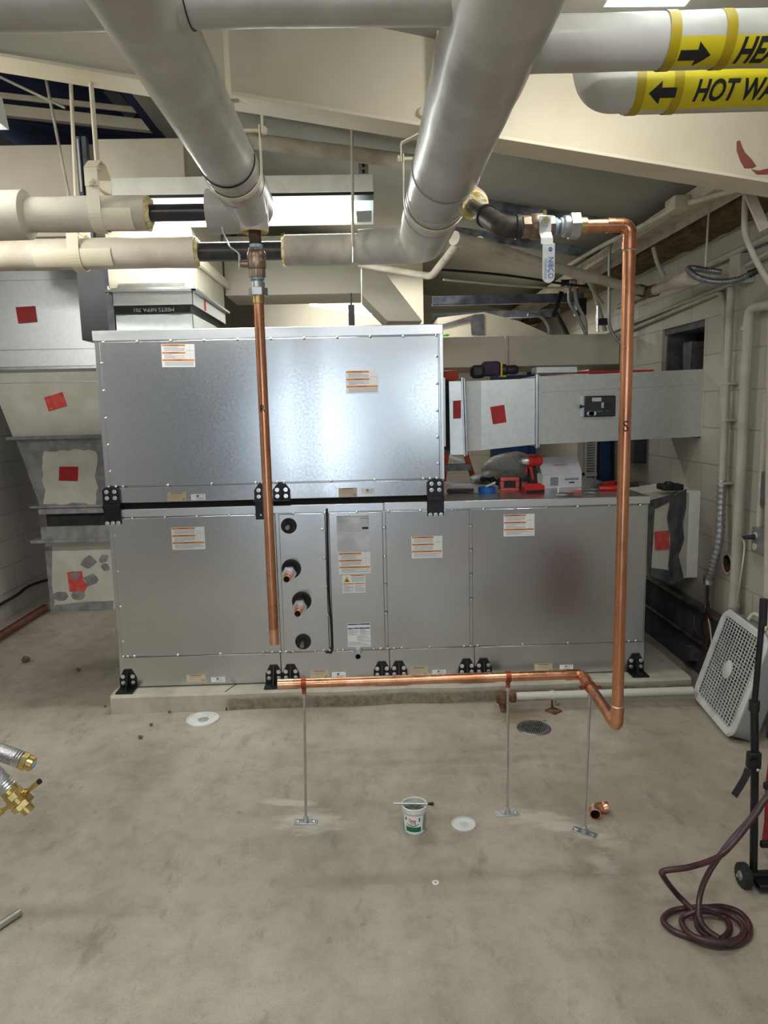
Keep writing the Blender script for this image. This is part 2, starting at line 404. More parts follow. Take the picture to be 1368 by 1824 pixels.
    def ring(s, c, ax, r0, r1, n=24):
        a, b_, d = frame_of(V(ax)); c = V(c)
        A = [s.bm.verts.new(c + (a * math.cos(2 * math.pi * k / n) + b_ * math.sin(2 * math.pi * k / n)) * r0) for k in range(n)]
        B = [s.bm.verts.new(c + (a * math.cos(2 * math.pi * k / n) + b_ * math.sin(2 * math.pi * k / n)) * r1) for k in range(n)]
        for k in range(n): s.f([A[k], B[k], B[(k + 1) % n], A[(k + 1) % n]])
        return s
    def prism(s, pts, off):
        """closed outline (3D points) extruded by the vector off"""
        off = V(off); a = [s.bm.verts.new(V(p)) for p in pts]; b_ = [s.bm.verts.new(V(p) + off) for p in pts]
        s.f(list(reversed(a))); s.f(b_); L = len(a)
        for k in range(L): s.f([a[k], a[(k + 1) % L], b_[(k + 1) % L], b_[k]])
        return s
    def ball(s, c, r, n=14, sc=(1, 1, 1)):
        g = bmesh.ops.create_uvsphere(s.bm, u_segments=n, v_segments=max(6, n // 2), radius=r)
        for v_ in g['verts']: v_.co = V((v_.co.x * sc[0], v_.co.y * sc[1], v_.co.z * sc[2])) + V(c)
        for v_ in g['verts']:
            for f_ in v_.link_faces: f_.material_index = s.mi
        return s
    def text(s, st, size, o, xa, ya, ext=.0004, align='CENTER', shear=0, off=0, fit=None, bendr=None):
        """letters standing on the surface: o origin, xa/ya directions; fit = width to squeeze to"""
        cu = bpy.data.curves.new('t', 'FONT'); cu.body = st; cu.size = size; cu.extrude = ext; cu.align_x = align; cu.align_y = 'CENTER'
        cu.shear = shear; cu.offset = off; cu.resolution_u = 3
        ob = bpy.data.objects.new('t', cu); COL.objects.link(ob)
        me = ob.to_mesh(); xa, ya = V(xa).normalized(), V(ya).normalized(); za = xa.cross(ya); o = V(o)
        k = 1.0
        if fit:
            xs = [v_.co.x for v_ in me.vertices]; k = fit / max(1e-6, max(xs) - min(xs))
        vs = [s.bm.verts.new(o + xa * v_.co.x * k + ya * v_.co.y + za * (v_.co.z + ext)) for v_ in me.vertices]
        for p in me.polygons: s.f([vs[i] for i in p.vertices])
        ob.to_mesh_clear(); bpy.data.objects.remove(ob); bpy.data.curves.remove(cu); return s
    def jitter(s, amp, freq, seed=0, verts=None):
        for v_ in (verts or s.bm.verts):
            q = v_.co * freq + V((seed, seed * 1.7, seed * .3))
            v_.co += mnoise.noise_vector(q) * amp
        return s
    def build(s, name, mname=None, parent=None, bevel=0, ang=38, base=None, sub=0):
        bm = s.bm
        if mname and not s.mats: s.mats = [mname]
        bmesh.ops.recalc_face_normals(bm, faces=bm.faces)
        for f_ in bm.faces: f_.smooth = True
        for e in bm.edges:
            if len(e.link_faces) == 2:
                try: e.smooth = e.calc_face_angle() < R(ang)
                except ValueError: e.smooth = False
            else: e.smooth = False
        if parent is not None:
            o_ = V((0, 0, 0)); p = parent
            while p: o_ += p.location; p = p.parent
        elif base is not None: o_ = V(base)
        else:
            xs = [v_.co for v_ in bm.verts]
            o_ = V(((min(c.x for c in xs) + max(c.x for c in xs)) / 2, (min(c.y for c in xs) + max(c.y for c in xs)) / 2, min(c.z for c in xs)))
        for v_ in bm.verts: v_.co -= o_
        me = bpy.data.meshes.new(name); bm.to_mesh(me); bm.free()
        for x in s.mats: me.materials.append(MATS[x])
        o = bpy.data.objects.new(name, me); COL.objects.link(o)
        if parent is not None: o.parent = parent
        else: o.location = o_
        if bevel:
            b_ = o.modifiers.new('bevel', 'BEVEL'); b_.width = bevel; b_.segments = 2; b_.limit_method = 'ANGLE'; b_.angle_limit = R(40)
        return o
def mb(mname=None):
    q = MB()
    if mname: q.m(mname)
    return q
def tag(o, label=None, cat=None, group=None, kind=None):
    if label: o['label'] = label
    if cat: o['category'] = cat
    if group: o['group'] = group
    if kind: o['kind'] = kind
    return o
def thing(name, label, cat, loc=(0, 0, 0), group=None, kind=None):
    o = bpy.data.objects.new(name, None); COL.objects.link(o); o.location = loc; o.empty_display_size = .05
    return tag(o, label, cat, group, kind)
def copy_tree(o, loc=None, parent=None, label=None):
    c = o.copy(); COL.objects.link(c); c.parent = parent
    if loc is not None: c.location = loc
    if label: c['label'] = label
    for ch in [x for x in bpy.data.objects if x.parent == o]: copy_tree(ch, None, c)
    return c
X_, Y_, Z_ = V((1, 0, 0)), V((0, 1, 0)), V((0, 0, 1))
# ================================================================ the room
XL, XR, YB, YF = -2.80, 1.91, 8.0, -4.4
def roof(x): return 2.52 + .20 * (XR - x)
def struct(o, label=None): return tag(o, label or None, None, None, 'structure')
q = mb('concrete_floor').box(XL - .2, XR + .2, YF - .2, YB + .2, -.12, 0); struct(q.build('floor', base=(0, 0, 0)), 'bare grey concrete floor, stained and scuffed')
# right wall with the duct opening, the duct sleeve opening and the round hole
q = mb('wall_paint'); T = .22; TOP = 2.42
def wseg(y0, y1, z0, z1): q.box(XR, XR + T, y0, y1, z0, z1)
wseg(YF, 3.56, 0, TOP); wseg(3.56, 3.76, 0, .59); wseg(3.56, 3.76, .79, TOP); wseg(3.76, 4.03, 0, TOP)
wseg(4.03, 4.60, 0, 1.34); wseg(4.03, 4.60, 2.0, TOP); wseg(4.60, YB + T, 0, TOP)
cy, cz, cr, hs = 3.66, .69, .048, .1
N = 32; inn = []; out = []; inb = []
for k in range(N):
    a = 2 * math.pi * k / N; c_, s_ = math.cos(a), math.sin(a); kk = hs / max(abs(c_), abs(s_))
    out.append(q.bm.verts.new((XR, cy + c_ * kk, cz + s_ * kk))); inn.append(q.bm.verts.new((XR, cy + c_ * cr, cz + s_ * cr))); inb.append(q.bm.verts.new((XR + T, cy + c_ * cr, cz + s_ * cr)))
for k in range(N):
    j = (k + 1) % N; q.m('wall_paint'); q.f([out[k], out[j], inn[j], inn[k]]); q.m('hole_brown'); q.f([inn[k], inn[j], inb[j], inb[k]])
q.f(inb)
struct(q.build('wall_right', 'wall_paint', base=(XR, 0, 0)), 'painted block wall with a ragged duct opening')
# broken block edges coloured dark for shade, and a black box for the unlit room
q = mb('mastic_dark')
q.box(XR + .03, XR + T, 4.585, 4.66, 1.34, 2.05); q.box(XR + .015, XR + T, 4.03, 4.62, 1.965, 2.04)
for z in (1.72, 1.9):
    q.box(XR + .05, XR + T, 4.30, 4.40, z - .2, z)
q.jitter(.012, 9); struct(q.build('trim_1', base=(XR, 4.3, 1.4)), 'broken block edge of the opening, coloured dark for shade')
q = mb('shade_black').box(XR + T, XR + .9, 3.8, 4.9, 1.2, 2.2); struct(q.build('unlit_fill', base=(XR, 4.3, 1.2)), 'black box for the unlit space beyond the opening')
# dark painted ledge along the foot of the right wall
q = mb('block_dark').box(XR - .035, XR, 3.3, 7.0, 0, .40); struct(q.build('baseboard_right', bevel=.006, base=(XR, 3.3, 0)), 'dark grey base course of the right wall')
q = mb('wall_paint_left').box(XL - .2, XL, YF, YB + .2, 0, 3.75); struct(q.build('wall_left', base=(XL, 0, 0)), 'grey painted block wall')
q = mb('wall_paint_back').box(XL, XR, YB, YB + .2, 0, 3.9); struct(q.build('wall_back', base=(0, YB, 0)), 'cream block wall at the far end')
# wall behind the camera with an open doorway to daylight
q = mb('wall_paint_front'); q.box(XL, -1.25, YF - .2, YF, 0, 3.9); q.box(-.25, .85, YF - .2, YF, 0, 3.9).box(.85, 1.65, YF - .2, YF, 0, 1.3).box(.85, 1.65, YF - .2, YF, 2.2, 3.9).box(1.65, XR, YF - .2, YF, 0, 3.9); q.box(-1.25, -.25, YF - .2, YF, 2.25, 3.9)
struct(q.build('wall_front', base=(0, YF, 0)), 'block wall with an open doorway')
q = mb('white_paint').box(.85, .90, YF - .12, YF - .06, 1.3, 2.2).box(1.60, 1.65, YF - .12, YF - .06, 1.3, 2.2).box(.9, 1.6, YF - .12, YF - .06, 1.3, 1.35).box(.9, 1.6, YF - .12, YF - .06, 2.15, 2.2).box(1.23, 1.27, YF - .12, YF - .06, 1.35, 2.15); struct(q.build('added_window'), 'white framed window added behind the camera for the fill light')
# roof: faced insulation to the right, bare deck to the left, coloured dark for lack of light
q = mb('roof_sheet'); xs = [-1.15 + i * (XR + .25 + 1.15) / 12 for i in range(13)]; ys = [YF + i * (YB - YF) / 40 for i in range(41)]
g = [[q.bm.verts.new((x, y, roof(x) - (.018 * math.sin((y - .3) * math.pi / 1.5) ** 2 if 0 < i < 12 else 0))) for i, x in enumerate(xs)] for y in ys]
for a, b_ in zip(g, g[1:]):
    for k in range(12): q.f([a[k], a[k + 1], b_[k + 1], b_[k]])
for f_ in list(q.bm.faces): pass
q.prism([(-1.15, YF, roof(-1.15) + .1), (XR + .25, YF, roof(XR + .25) + .1), (XR + .25, YF, roof(XR + .25) + .14), (-1.15, YF, roof(-1.15) + .14)], (0, YB - YF + .2, 0))
struct(q.build('ceiling', base=(0, 0, 3)), 'pale faced insulation under the sloping roof')
q = mb('deck_shade_navy').prism([(XL - .2, YF, 3.86), (-1.1, YF, 3.56), (-1.1, YF, 3.64), (XL - .2, YF, 3.94)], (0, YB - YF + .2, 0))
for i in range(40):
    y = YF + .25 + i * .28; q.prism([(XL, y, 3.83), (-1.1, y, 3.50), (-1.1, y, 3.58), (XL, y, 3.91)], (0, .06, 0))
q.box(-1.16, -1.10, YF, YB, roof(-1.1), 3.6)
struct(q.build('ceiling', base=(-2, 0, 3.6)), 'ribbed roof deck coloured dark for lack of light')
# brown batt insulation between the wall head and the eave
q = mb('insulation_brown'); 
for i in range(34):
    y = 2.9 + i * .15; q.box(1.72, XR + .15, y, y + .15, TOP - .005, roof(1.8) - .02)
bmesh.ops.subdivide_edges(q.bm, edges=q.bm.edges, cuts=2, use_grid_fill=True); q.jitter(.02, 7)
struct(q.build('trim_3', base=(XR, 5, TOP)), 'brown batt insulation at the eave')
# daylight threshold: nothing visible from here

# ---- steel rafter (tapered I beam)
def beam_z(x): return 2.558 - .166 * x
raf = thing('roof_rafter', 'cream painted steel rafter sloping down across the whole room', 'beam', (0, 2.72, beam_z(0)))
q = mb('cream'); x0, x1 = XL, XR
q.prism([(x0, 2.65, beam_z(x0)), (x1, 2.65, beam_z(x1)), (x1, 2.65, beam_z(x1) + .014), (x0, 2.65, beam_z(x0) + .014)], (0, .14, 0)); q.build('bottom_flange', None, raf, bevel=.002)
q = mb('cream').prism([(x0, 2.714, beam_z(x0) + .012), (x1, 2.714, beam_z(x1) + .012), (x1, 2.714, roof(x1) - .01), (-1.2, 2.714, roof(-1.2) - .01), (-1.2, 2.714, 3.5), (x0, 2.714, 3.78)], (0, .01, 0)); q.build('web', None, raf)
q = mb('cream').box(.285, .297, 2.655, 2.714, beam_z(.29) + .013, roof(.29) - .01); q.build('web_stiffener', None, raf)
q = mb('cream'); p = U(753, 199, Y=2.70); q.lathe([(0, .022), (.014, .018), (.020, .006), (.022, 0)], (p.x, 2.714, p.z), (0, -1, 0), 16); q.build('bolt_cap', None, raf)
q = mb('peel_red'); 
pts = [(1312, 252), (1318, 250), (1322, 262), (1327, 272), (1338, 283), (1347, 296), (1340, 300), (1326, 300), (1318, 286), (1312, 268)]
q.prism([U(x, y, Y=2.7135) for x, y in pts], (0, -.0012, 0))
pts = [(1338, 302), (1352, 304), (1368, 300), (1390, 300), (1390, 308), (1364, 311), (1348, 311)]
q.prism([U(x, y, Y=2.7135) for x, y in pts], (0, -.0012, 0)); o = q.build('peeled_patch', None, raf); o['label'] = 'red primer showing where paint peeled'

# ---- purlins and eave steel
def dup_label(n): return n
for (a, b_, Y, lab) in (((835, 360), (1253, 432), 4.3, 'dark grey purlin under the roof sheet, nearest of the two sloping ones'), ((800, 411), (1171, 470), 4.95, 'dark grey purlin under the roof sheet behind the valve handle, further of two')):
    p = U(*a, Y=Y); r_ = U(*b_, Y=Y); q = mb('purlin')
    d = (r_ - p).normalized(); up = V((0, 0, 1))
    q.bar(p, r_, .010, .05); q.obox((p + r_) / 2 + V((0, .015, -.025)), ((r_ - p).length, .03, .006), (d, Y_, d.cross(Y_)))
    q.obox((p + r_) / 2 + V((0, -.012, .025)), ((r_ - p).length, .024, .006), (d, Y_, d.cross(Y_)))
    tag(q.build('purlin'), lab, 'purlin')
for (a, b_, Y, lab) in (((770, 535), (1040, 529), 5.5, 'dark strut running level above the cream box duct, upper of two'), ((770, 565), (997, 556), 6.3, 'dark strut running level above the cream box duct, lower of two')):
    p = U(*a, Y=Y); r_ = U(*b_, Y=Y); q = mb('strut_blue'); q.bar(p, r_, .012, .06)
    q.bar(p + V((0, .03, -.03)), r_ + V((0, .03, -.03)), .06, .010); tag(q.build('strut_rail'), lab, 'strut')
# left side: cream eave tube purlin seen below the rafter
p, r_ = U(-60, 190, Y=4.4), U(330, 232, Y=4.4)
q = mb('cream'); q.bar(p, r_, .05, .06); q.bar(p + V((0, -.03, .07)), r_ + V((0, -.03, .07)), .02, .03)
tag(q.build('ceiling_rail', bevel=.004), 'dusty cream rail crossing the dark deck at upper left', 'rail')
p, r_ = U(440, 250, Y=3.75), U(760, 292, Y=3.75)
q = mb('cream_dusty').cyl(p, r_, .036, n=20); tag(q.build('ceiling_pipe'), 'dusty cream pipe behind the rafter between the two large mains', 'pipe')
q = mb('cream_dusty'); path = [(446, 232), (500, 222), (580, 232), (660, 240), (720, 258), (742, 280)]
pp = smooth_path([U(x, y, Y=4.1) for x, y in path], 14); rr = [.021 + (.003 if i % 2 else 0) for i in range(len(pp))]
q.tube(pp, rr, 12); tag(q.build('flexible_conduit'), 'dusty ribbed flexible conduit above the ceiling pipe', 'conduit')
q = mb('zinc'); p = U(646, 245, Y=3.95); q.bar(p + V((0, 0, .03)), V((p.x, p.y, p.z - .2)), .05, .022)
q.m('black_plastic'); 
for k in range(6): q.obox((p.x, p.y - .013, p.z - .02 - k * .03), (.014, .002, .018))
tag(q.build('strut_hanger', 'zinc'), 'slotted steel strut hanging behind the ceiling pipe', 'hanger')
# deck stiffeners seen through the gap at upper left
for a, b_, lab in (((192, 158), (236, 208), 'pale strip brace under the dark deck, left of the pair'), ((232, 170), (300, 250), 'grey strip brace under the dark deck, right of the pair')):
    q = mb('conduit_grey').bar(U(*a, Y=4.8), U(*b_, Y=4.8), .07, .02, Y_); tag(q.build('deck_brace'), lab, 'brace')
q = mb('cream_dusty').cyl(U(0, 137, Y=3.9), U(116, 192, Y=3.9), .007, n=8); tag(q.build('brace_rod'), 'thin cream rod slanting under the dark deck at the far left', 'rod')
# eave channel with junction boxes along the right
q = mb('cream_dusty'); a0 = V((1.60, 2.85, 2.49)); a1 = V((1.60, 7.9, 2.49))
q.bar(a0, a1, .16, .012); q.box(1.515, 1.527, 2.85, 7.9, 2.44, 2.50); q.box(1.673, 1.685, 2.85, 7.9, 2.44, 2.50)
tag(q.build('cable_channel', bevel=.002), 'dusty cream channel under the roof along the right wall', 'channel')
q = mb('cream_dusty'); q.box(1.44, 1.513, 3.38, 3.49, 2.42, 2.48); q.tube(smooth_path([(1.47, 3.5, 2.44), (1.45, 3.9, 2.45), (1.43, 4.4, 2.47), (1.42, 5.2, 2.49)], 5), .013, 10)
q.tube(smooth_path([(1.50, 3.36, 2.44), (1.58, 3.1, 2.42), (1.70, 3.0, 2.42), (1.8, 2.9, 2.42)], 5), .013, 10); tag(q.build('junction_box', bevel=.003), 'cream junction box with curved conduit above the copper riser', 'box')
for pts_, lab in ((((.75, 4.1), (1.3, 4.3), (1.72, 4.3)), 'seam of the roof sheet'),): pass

# ---- fixtures
def fixture(name, c, L, label, hood=True, ang=0.0, group=None, hw=.19, k_=1.0):
    t = thing(name, label, 'light', c, group)
    ca, sa = math.cos(ang), math.sin(ang); ax = V((ca, sa, 0)); ay = V((-sa, ca, 0))
    c = V(c)
    def sec(prof, mname, nm_, L_=L):
        q = mb(mname); A = c - ax * L_ / 2; q.prism([A + ay * y + Z_ * z * k_ for y, z in prof], ax * L_); return q.build(nm_, None, t)
    sec([(-.05, .0), (.05, .0), (.05, .07), (-.05, .07)], 'fixture_white', 'housing')
    if hood:
        sec([(-hw, -.075), (-hw + .004, -.075), (-.05, .015), (-.05, .02)], 'reflector', 'reflector')
        sec([(hw, -.075), (.05, .02), (.05, .015), (hw - .004, -.075)], 'reflector', 'reflector')
        for s in (-1, 1):
            q = mb('fixture_white')
            A = c + ax * s * L / 2; q.prism([A + ay * y + Z_ * z * k_ for y, z in ((-hw, -.075), (hw, -.075), (.05, .07), (-.05, .07))], ax * s * .003)
            q.build('end_cap', None, t)
    for s in (-1, 1):
        q = mb('tube_glow'); A = c + ay * s * .055 - Z_ * .03; q.cyl(A - ax * (L / 2 - .05), A + ax * (L / 2 - .05), .013, n=12); q.build('lamp_tube', None, t)
    return t
# ---- strip fixtures (their light comes from the lamps set at the top)
def rear_fixture():
    c = V((-.548, 3.6, 2.57)); L = 1.24
    t = thing('strip_light', 'white strip light with a glowing reflector behind the cut-open pipes', 'light', c)
    q = mb('fixture_white').box(c.x - L / 2, c.x + L / 2, 3.56, 3.66, 2.566, 2.645); q.build('housing', None, t, bevel=.003)
    q = mb('black_plastic').box(c.x - L / 2, c.x + L / 2, 3.565, 3.655, 2.552, 2.566); q.build('shadow_strip', None, t)  # black strip standing for the shadow under the housing
    q = mb('reflector'); A = V((c.x - L / 2, 0, 0))
    q.prism([A + V((0, 3.66, 2.56)), A + V((0, 3.80, 2.475)), A + V((0, 3.80, 2.478)), A + V((0, 3.66, 2.564))], (L, 0, 0)); q.build('reflector', None, t)
    for y in (3.60, 3.68):
        q = mb('tube_glow').cyl((c.x - L / 2 + .08, y, 2.515), (c.x + L / 2 - .09, y, 2.515), .019, n=14); q.build('lamp_tube', None, t)
    q = mb('tube_glow').box(c.x - L / 2 + .07, c.x + L / 2 - .085, 3.69, 3.785, 2.482, 2.488); q.build('glowing_lens', None, t)
    q = mb('zinc').box(c.x + L / 2 - .085, c.x + L / 2 - .01, 3.60, 3.78, 2.482, 2.49); q.build('lamp_end_cover', None, t)
    return t
rear_fixture()
p = U(-8, 205, Y=2.45)
fixture('hooded_light', (p.x - .61, 2.45, p.z + .03), 1.22, 'white hooded light whose end shows at the left edge', hw=.08, k_=.6)
p = U(1148, 9, Y=1.95)
fixture('hooded_light', (p.x, 1.50, p.z + .072), .9, 'hooded light glowing above the yellow-marked pipe at the top edge', ang=R(90), hw=.105)
p, r_ = U(552, 541, Y=5.6), U(662, 561, Y=5.6)
q = mb('fixture_white').bar(p + Z_ * .03, r_ + Z_ * .03, .12, .05)
for k in (.15, .85): q.cyl(p.lerp(r_, k) + Z_ * .05, p.lerp(r_, k) + Z_ * .52, .005, n=6)
q; q.m('tube_glow').bar(p, r_, .08, .02); tag(q.build('strip_light'), 'slanting lit strip light glimpsed below the cream duct', 'light')

# ================================================================ air handler
YU = 3.68
def ux(px, py=1050, Y=YU): return U(px, py, Y=Y).x
def uz(px, py, Y=YU): return U(px, py, Y=Y).z
ahu = thing('air_handler', 'two-tier galvanised steel air handler standing on the concrete pad', 'air handler', (.07, YU, .10))
XA, XB, XU = -1.338, 1.485, .404
ZL0, ZL1, ZU0, ZU1, ZR = .10, 1.063, 1.095, 1.962, .272
DEP = .98
s1, s2, s3 = ux(501, 1190), ux(694, 1180), ux(845, 1175)
for a, b_ in ((XA, s1), (s1, s2), (s2, s3), (s3, XB)):
    q = mb('galvanised').box(a + .001, b_ - .001, YU, YU + DEP, ZL0 + .004, ZL1 - .002)
    q.box(a + .001, b_ - .001, YU - .006, YU + .001, ZL0 + .004, ZR - .004)
    q.build('lower_casing', None, ahu, bevel=.0025)
q = mb('galvanised').box(XA + .0, XU, YU, YU + DEP, ZU0, ZU1 - .002); q.box(XA, XU, YU - .006, YU, ZU0, 1.178); q.build('upper_casing', None, ahu, bevel=.003)
q = mb('galvanised_bright').box(XA - .004, XU + .004, YU - .010, YU + DEP, ZU1 - .052, ZU1); q.build('top_rail', None, ahu, bevel=.003)
sp = ux(683, 900)
q = mb('galvanised_bright').box(XA - .002, sp, YU - .010, YU + DEP, ZL1 - .042, ZL1); q.build('top_rail', None, ahu, bevel=.003)
q = mb('galvanised_bright').box(sp + .004, XB + .004, YU - .010, YU + DEP, ZL1 - .042, ZL1); q.build('top_rail', None, ahu, bevel=.003)
q = mb('dark_gap').box(XA + .01, XU - .01, YU + .012, YU + DEP - .05, ZL1, ZU0); q.build('gasket', None, ahu)
PX = [(213, 494), (500, 582), (588, 683), (688, 836), (841, 1146)]
pan = []
for i, (a, b_) in enumerate(PX):
    xa = XA + .022 if i == 0 else ux(a, 1000); xb = XB - .012 if i == 4 else ux(b_, 1000)
    q = mb('galvanised'); q.box(xa, xb, YU - .014, YU + .001, ZR + .002, ZL1 - .045); pan.append((xa, xb)); q.build('access_panel', None, ahu, bevel=.004)
q = mb('galvanised').box(XA + .028, XU - .02, YU - .014, YU + .001, 1.182, ZU1 - .055); q.build('access_panel', None, ahu, bevel=.004)
q = mb('galvanised_bright').box(XU - .014, XU + .003, YU - .018, YU + .02, 1.178, ZU1 - .05); q.build('corner_post', None, ahu, bevel=.002)
# screws
screw = None
def put(proto, nm_, loc, par):
    c = proto.copy(); COL.objects.link(c); c.parent = par; c.location = loc; c.name = nm_; return c
q = mb('screw_zinc').lathe([(.0075, 0), (.0075, .002), (.005, .005), (.002, .0062)], (0, 0, 0), (0, -1, 0), 10)
screw = q.build('screw', None, None, base=(0, 0, 0))
scr = []
def srow(x0, z0, x1, z1, n, y=YU - .014):
    for i in range(n):
        t_ = i / (n - 1) if n > 1 else 0; scr.append((x0 + (x1 - x0) * t_, y, z0 + (z1 - z0) * t_))
srow(XA + .05, ZU1 - .058, XU - .03, ZU1 - .058, 11, YU - .015)
srow(XA + .034, ZU1 - .16, XA + .034, 1.26, 5); srow(XU - .03, ZU1 - .16, XU - .03, 1.26, 5, YU - .015)
for px in (195, 208, 221, 300, 378, 456, 468, 494, 506, 590, 668, 754, 766, 778): scr.append((ux(px, 862), YU - .015, 1.183))
srow(XA + .13, ZL1 - .046, XB - .05, ZL1 - .046, 17, YU - .015)
for px in (221, 229, 241, 318, 394, 470, 486, 500, 510, 523, 562, 577, 588, 601, 612, 667, 678, 691, 702, 716, 766, 826, 838, 850, 930, 1010, 1118, 1130): scr.append((ux(px, 1165), YU - .015, ZR + .006))
srow(XA + .034, .93, XA + .034, .36, 4)
srow(ux(578), .93, ux(583), .47, 4); srow(ux(687), .93, ux(687), .47, 4); srow(ux(839), .93, ux(839), .4, 5); srow(XB - .03, .93, XB - .03, .36, 5)
scr = scr[:96]
for i, p in enumerate(scr):
    o = screw if i == 0 else screw.copy()
    if i: COL.objects.link(o)
    o.parent = ahu; o.location = V(p) - V(ahu.location)
# black brackets
def hexbolt(par, x, z, y, proto=[]):
    if not proto:
        q = mb('screw_zinc').lathe([(.0115, 0), (.0115, .002), (.0112, .003)], (0, 0, 0), (0, -1, 0), 14)
        q.cyl((0, -.003, 0), (0, -.010, 0), .0085, n=6); o = q.build('bolt', None, None, base=(0, 0, 0)); proto.append(o); o2 = o
    else:
        o2 = proto[0].copy(); COL.objects.link(o2)
    base = V((0, 0, 0)); pp_ = par
    while pp_: base += pp_.location; pp_ = pp_.parent
    o2.parent = par; o2.location = V((x, y, z)) - base
FY = YU - .006
def foot(px, foot_=True, z0=ZL0, flip=1):
    x = ux(px, 1215); h = .105; wd = .09
    q = mb('black_steel')
    q.prism([(x - wd / 2, FY, z0 + .004), (x + wd / 2, FY, z0 + .004), (x + wd / 2, FY, z0 + .055), (x + .02, FY, z0 + h), (x - .02, FY, z0 + h), (x - wd / 2, FY, z0 + .055)], (0, -.006, 0))
    q.prism([(x - .003, FY - .006, z0 + .004), (x - .003, FY - .055, z0 + .004), (x - .003, FY - .006, z0 + h - .01)], (.006, 0, 0))
    q.box(x - wd / 2, x + wd / 2, FY - .085, FY, z0 + .001, z0 + .007)
    o = q.build('mounting_bracket', None, ahu, bevel=.001)
    for dx in (-.026, .026):
        for dz in (.032, .066): hexbolt(o, x + dx, z0 + dz, FY - .006)
for px in (230, 489, 519, 681, 711, 831, 861, 1130): foot(px)
def splice(x, two=True):
    q = mb('black_steel'); w_ = .088
    q.prism([(x - w_ / 2, FY, ZL1 - .075), (x + w_ / 2, FY, ZL1 - .075), (x + w_ / 2, FY, 1.185 - .02), (x + w_ / 2 - .015, FY, 1.18), (x - w_ / 2 + .015, FY, 1.18), (x - w_ / 2, FY, 1.165)], (0, -.016, 0))
    q.box(x - w_ / 2, x + w_ / 2, FY - .028, FY - .016, 1.068, 1.092)
    o = q.build('splice_bracket', None, ahu, bevel=.003)
    for dx in (-.02, .02):
        for z in (1.165 - .008, 1.125): hexbolt(o, x + dx, z, FY - .016)
    for dx in (-.028, 0, .028): hexbolt(o, x + dx, ZL1 - .068, FY - .016)
splice(ux(201, 895)); splice(ux(775, 880))
for px, h0 in ((469, 1), (502, 0)):
    x = ux(px, 880); q = mb('black_steel'); z0 = ZU0 - .005
    q.prism([(x - .045, FY, z0), (x + .045, FY, z0), (x + .045, FY, z0 + .055), (x + .015, FY, z0 + .095), (x - .015, FY, z0 + .095), (x - .045, FY, z0 + .055)], (0, -.006, 0))
    q.box(x - .045, x + .045, FY - .05, FY, z0, z0 + .006)
    q.prism([(x - .003, FY - .006, z0 + .004), (x - .003, FY - .045, z0 + .004), (x - .003, FY - .006, z0 + .08)], (.006, 0, 0))
    if h0: q.box(x - .042, x + .02, FY - .012, FY, ZL1 - .07, z0)
    o = q.build('splice_bracket', None, ahu, bevel=.001)
    for dx in (-.022, .022):
        for dz in (.022, .055): hexbolt(o, x + dx, z0 + dz, FY - .006)
# stickers
def rect(px0, py0, px1, py1, Y=YU - .0145):
    a, b_ = U(px0, py0, Y=Y), U(px1, py1, Y=Y); 
    c0 = U((px0 + px1) / 2, (py0 + py1) / 2, Y=Y); w_ = abs(U(px1, (py0 + py1) / 2, Y=Y).x - U(px0, (py0 + py1) / 2, Y=Y).x); h_ = abs(U((px0 + px1) / 2, py0, Y=Y).z - U((px0 + px1) / 2, py1, Y=Y).z)
    return c0, w_, h_
class Sheet:
    """thin printed sheet on a wall plane facing -y; coordinates u,v in 0..1 from the lower left"""
    def __init__(s, c, w_, h_, base, tilt=0, ax=None, az=None, thick=.0006):
        s.c = V(c); s.w = w_; s.h = h_; ca, sa = math.cos(tilt), math.sin(tilt)
        ax = ax or X_; az = az or Z_
        s.ax = ax * ca + az * sa; s.az = -ax * sa + az * ca; s.n = s.ax.cross(s.az).normalized(); s.q = mb(base); s.q.obox(s.c + s.n * thick / 2, (w_, h_, thick), (s.ax, s.az, s.n)); s.t = thick
    def bar(s, mname, u0, v0, u1, v1, lift=1):
        s.q.m(mname); c = s.c + s.ax * ((u0 + u1) / 2 - .5) * s.w + s.az * ((v0 + v1) / 2 - .5) * s.h + s.n * (s.t + .0002 * lift)
        s.q.obox(c, ((u1 - u0) * s.w, (v1 - v0) * s.h, .0002), (s.ax, s.az, s.n)); return s
    def text(s, mname, st, u, v, size, fit=None, lift=2, al='CENTER'):
        s.q.m(mname); c = s.c + s.ax * (u - .5) * s.w + s.az * (v - .5) * s.h + s.n * (s.t + .0002 * lift)
        s.q.text(st, size, c, s.ax, s.az, .0001, al, fit=fit * s.w if fit else None); return s
    def lines(s, u0, u1, v0, v1, n, rnd, mname='print_grey', th=.35):
        for i in range(n):
            v = v1 - (v1 - v0) * (i + .5) / n; e = u1 if rnd.random() > .35 else u0 + (u1 - u0) * rnd.uniform(.4, .9); h = (v1 - v0) / n * th
            s.bar(mname, u0, v - h / 2, e, v + h / 2)
        return s
    def done(s, name, par, lab=None):
        o = s.q.build(name, None, par)
        if lab: o['label'] = lab
        return o
rnd = random.Random(3)
def warn(r_, par=ahu, tilt=0, lab=None):
    c, w_, h_ = r_; s = Sheet(c, w_, h_, 'paper_white', tilt)
    for (u0, u1, v1) in ((.02, .72, .985), (.02, .72, .66), (.02, .98, .345)):
        s.bar('print_orange', u0, v1 - .075, u1, v1); s.text('print_brown', 'WARNING', (u0 + u1) / 2, v1 - .0375, h_ * .085)
        s.lines(u0 + .06, u1 - .02, v1 - .29, v1 - .10, 4, rnd)
    for (a, b_, c_, d_) in ((.865, .42, .868, .95), (.76, .72, .97, .73), (.76, .44, .763, .72), (.965, .5, .968, .73)): s.bar('print_grey', a, b_, c_, d_)
    return s.done('warning_label', par, lab)
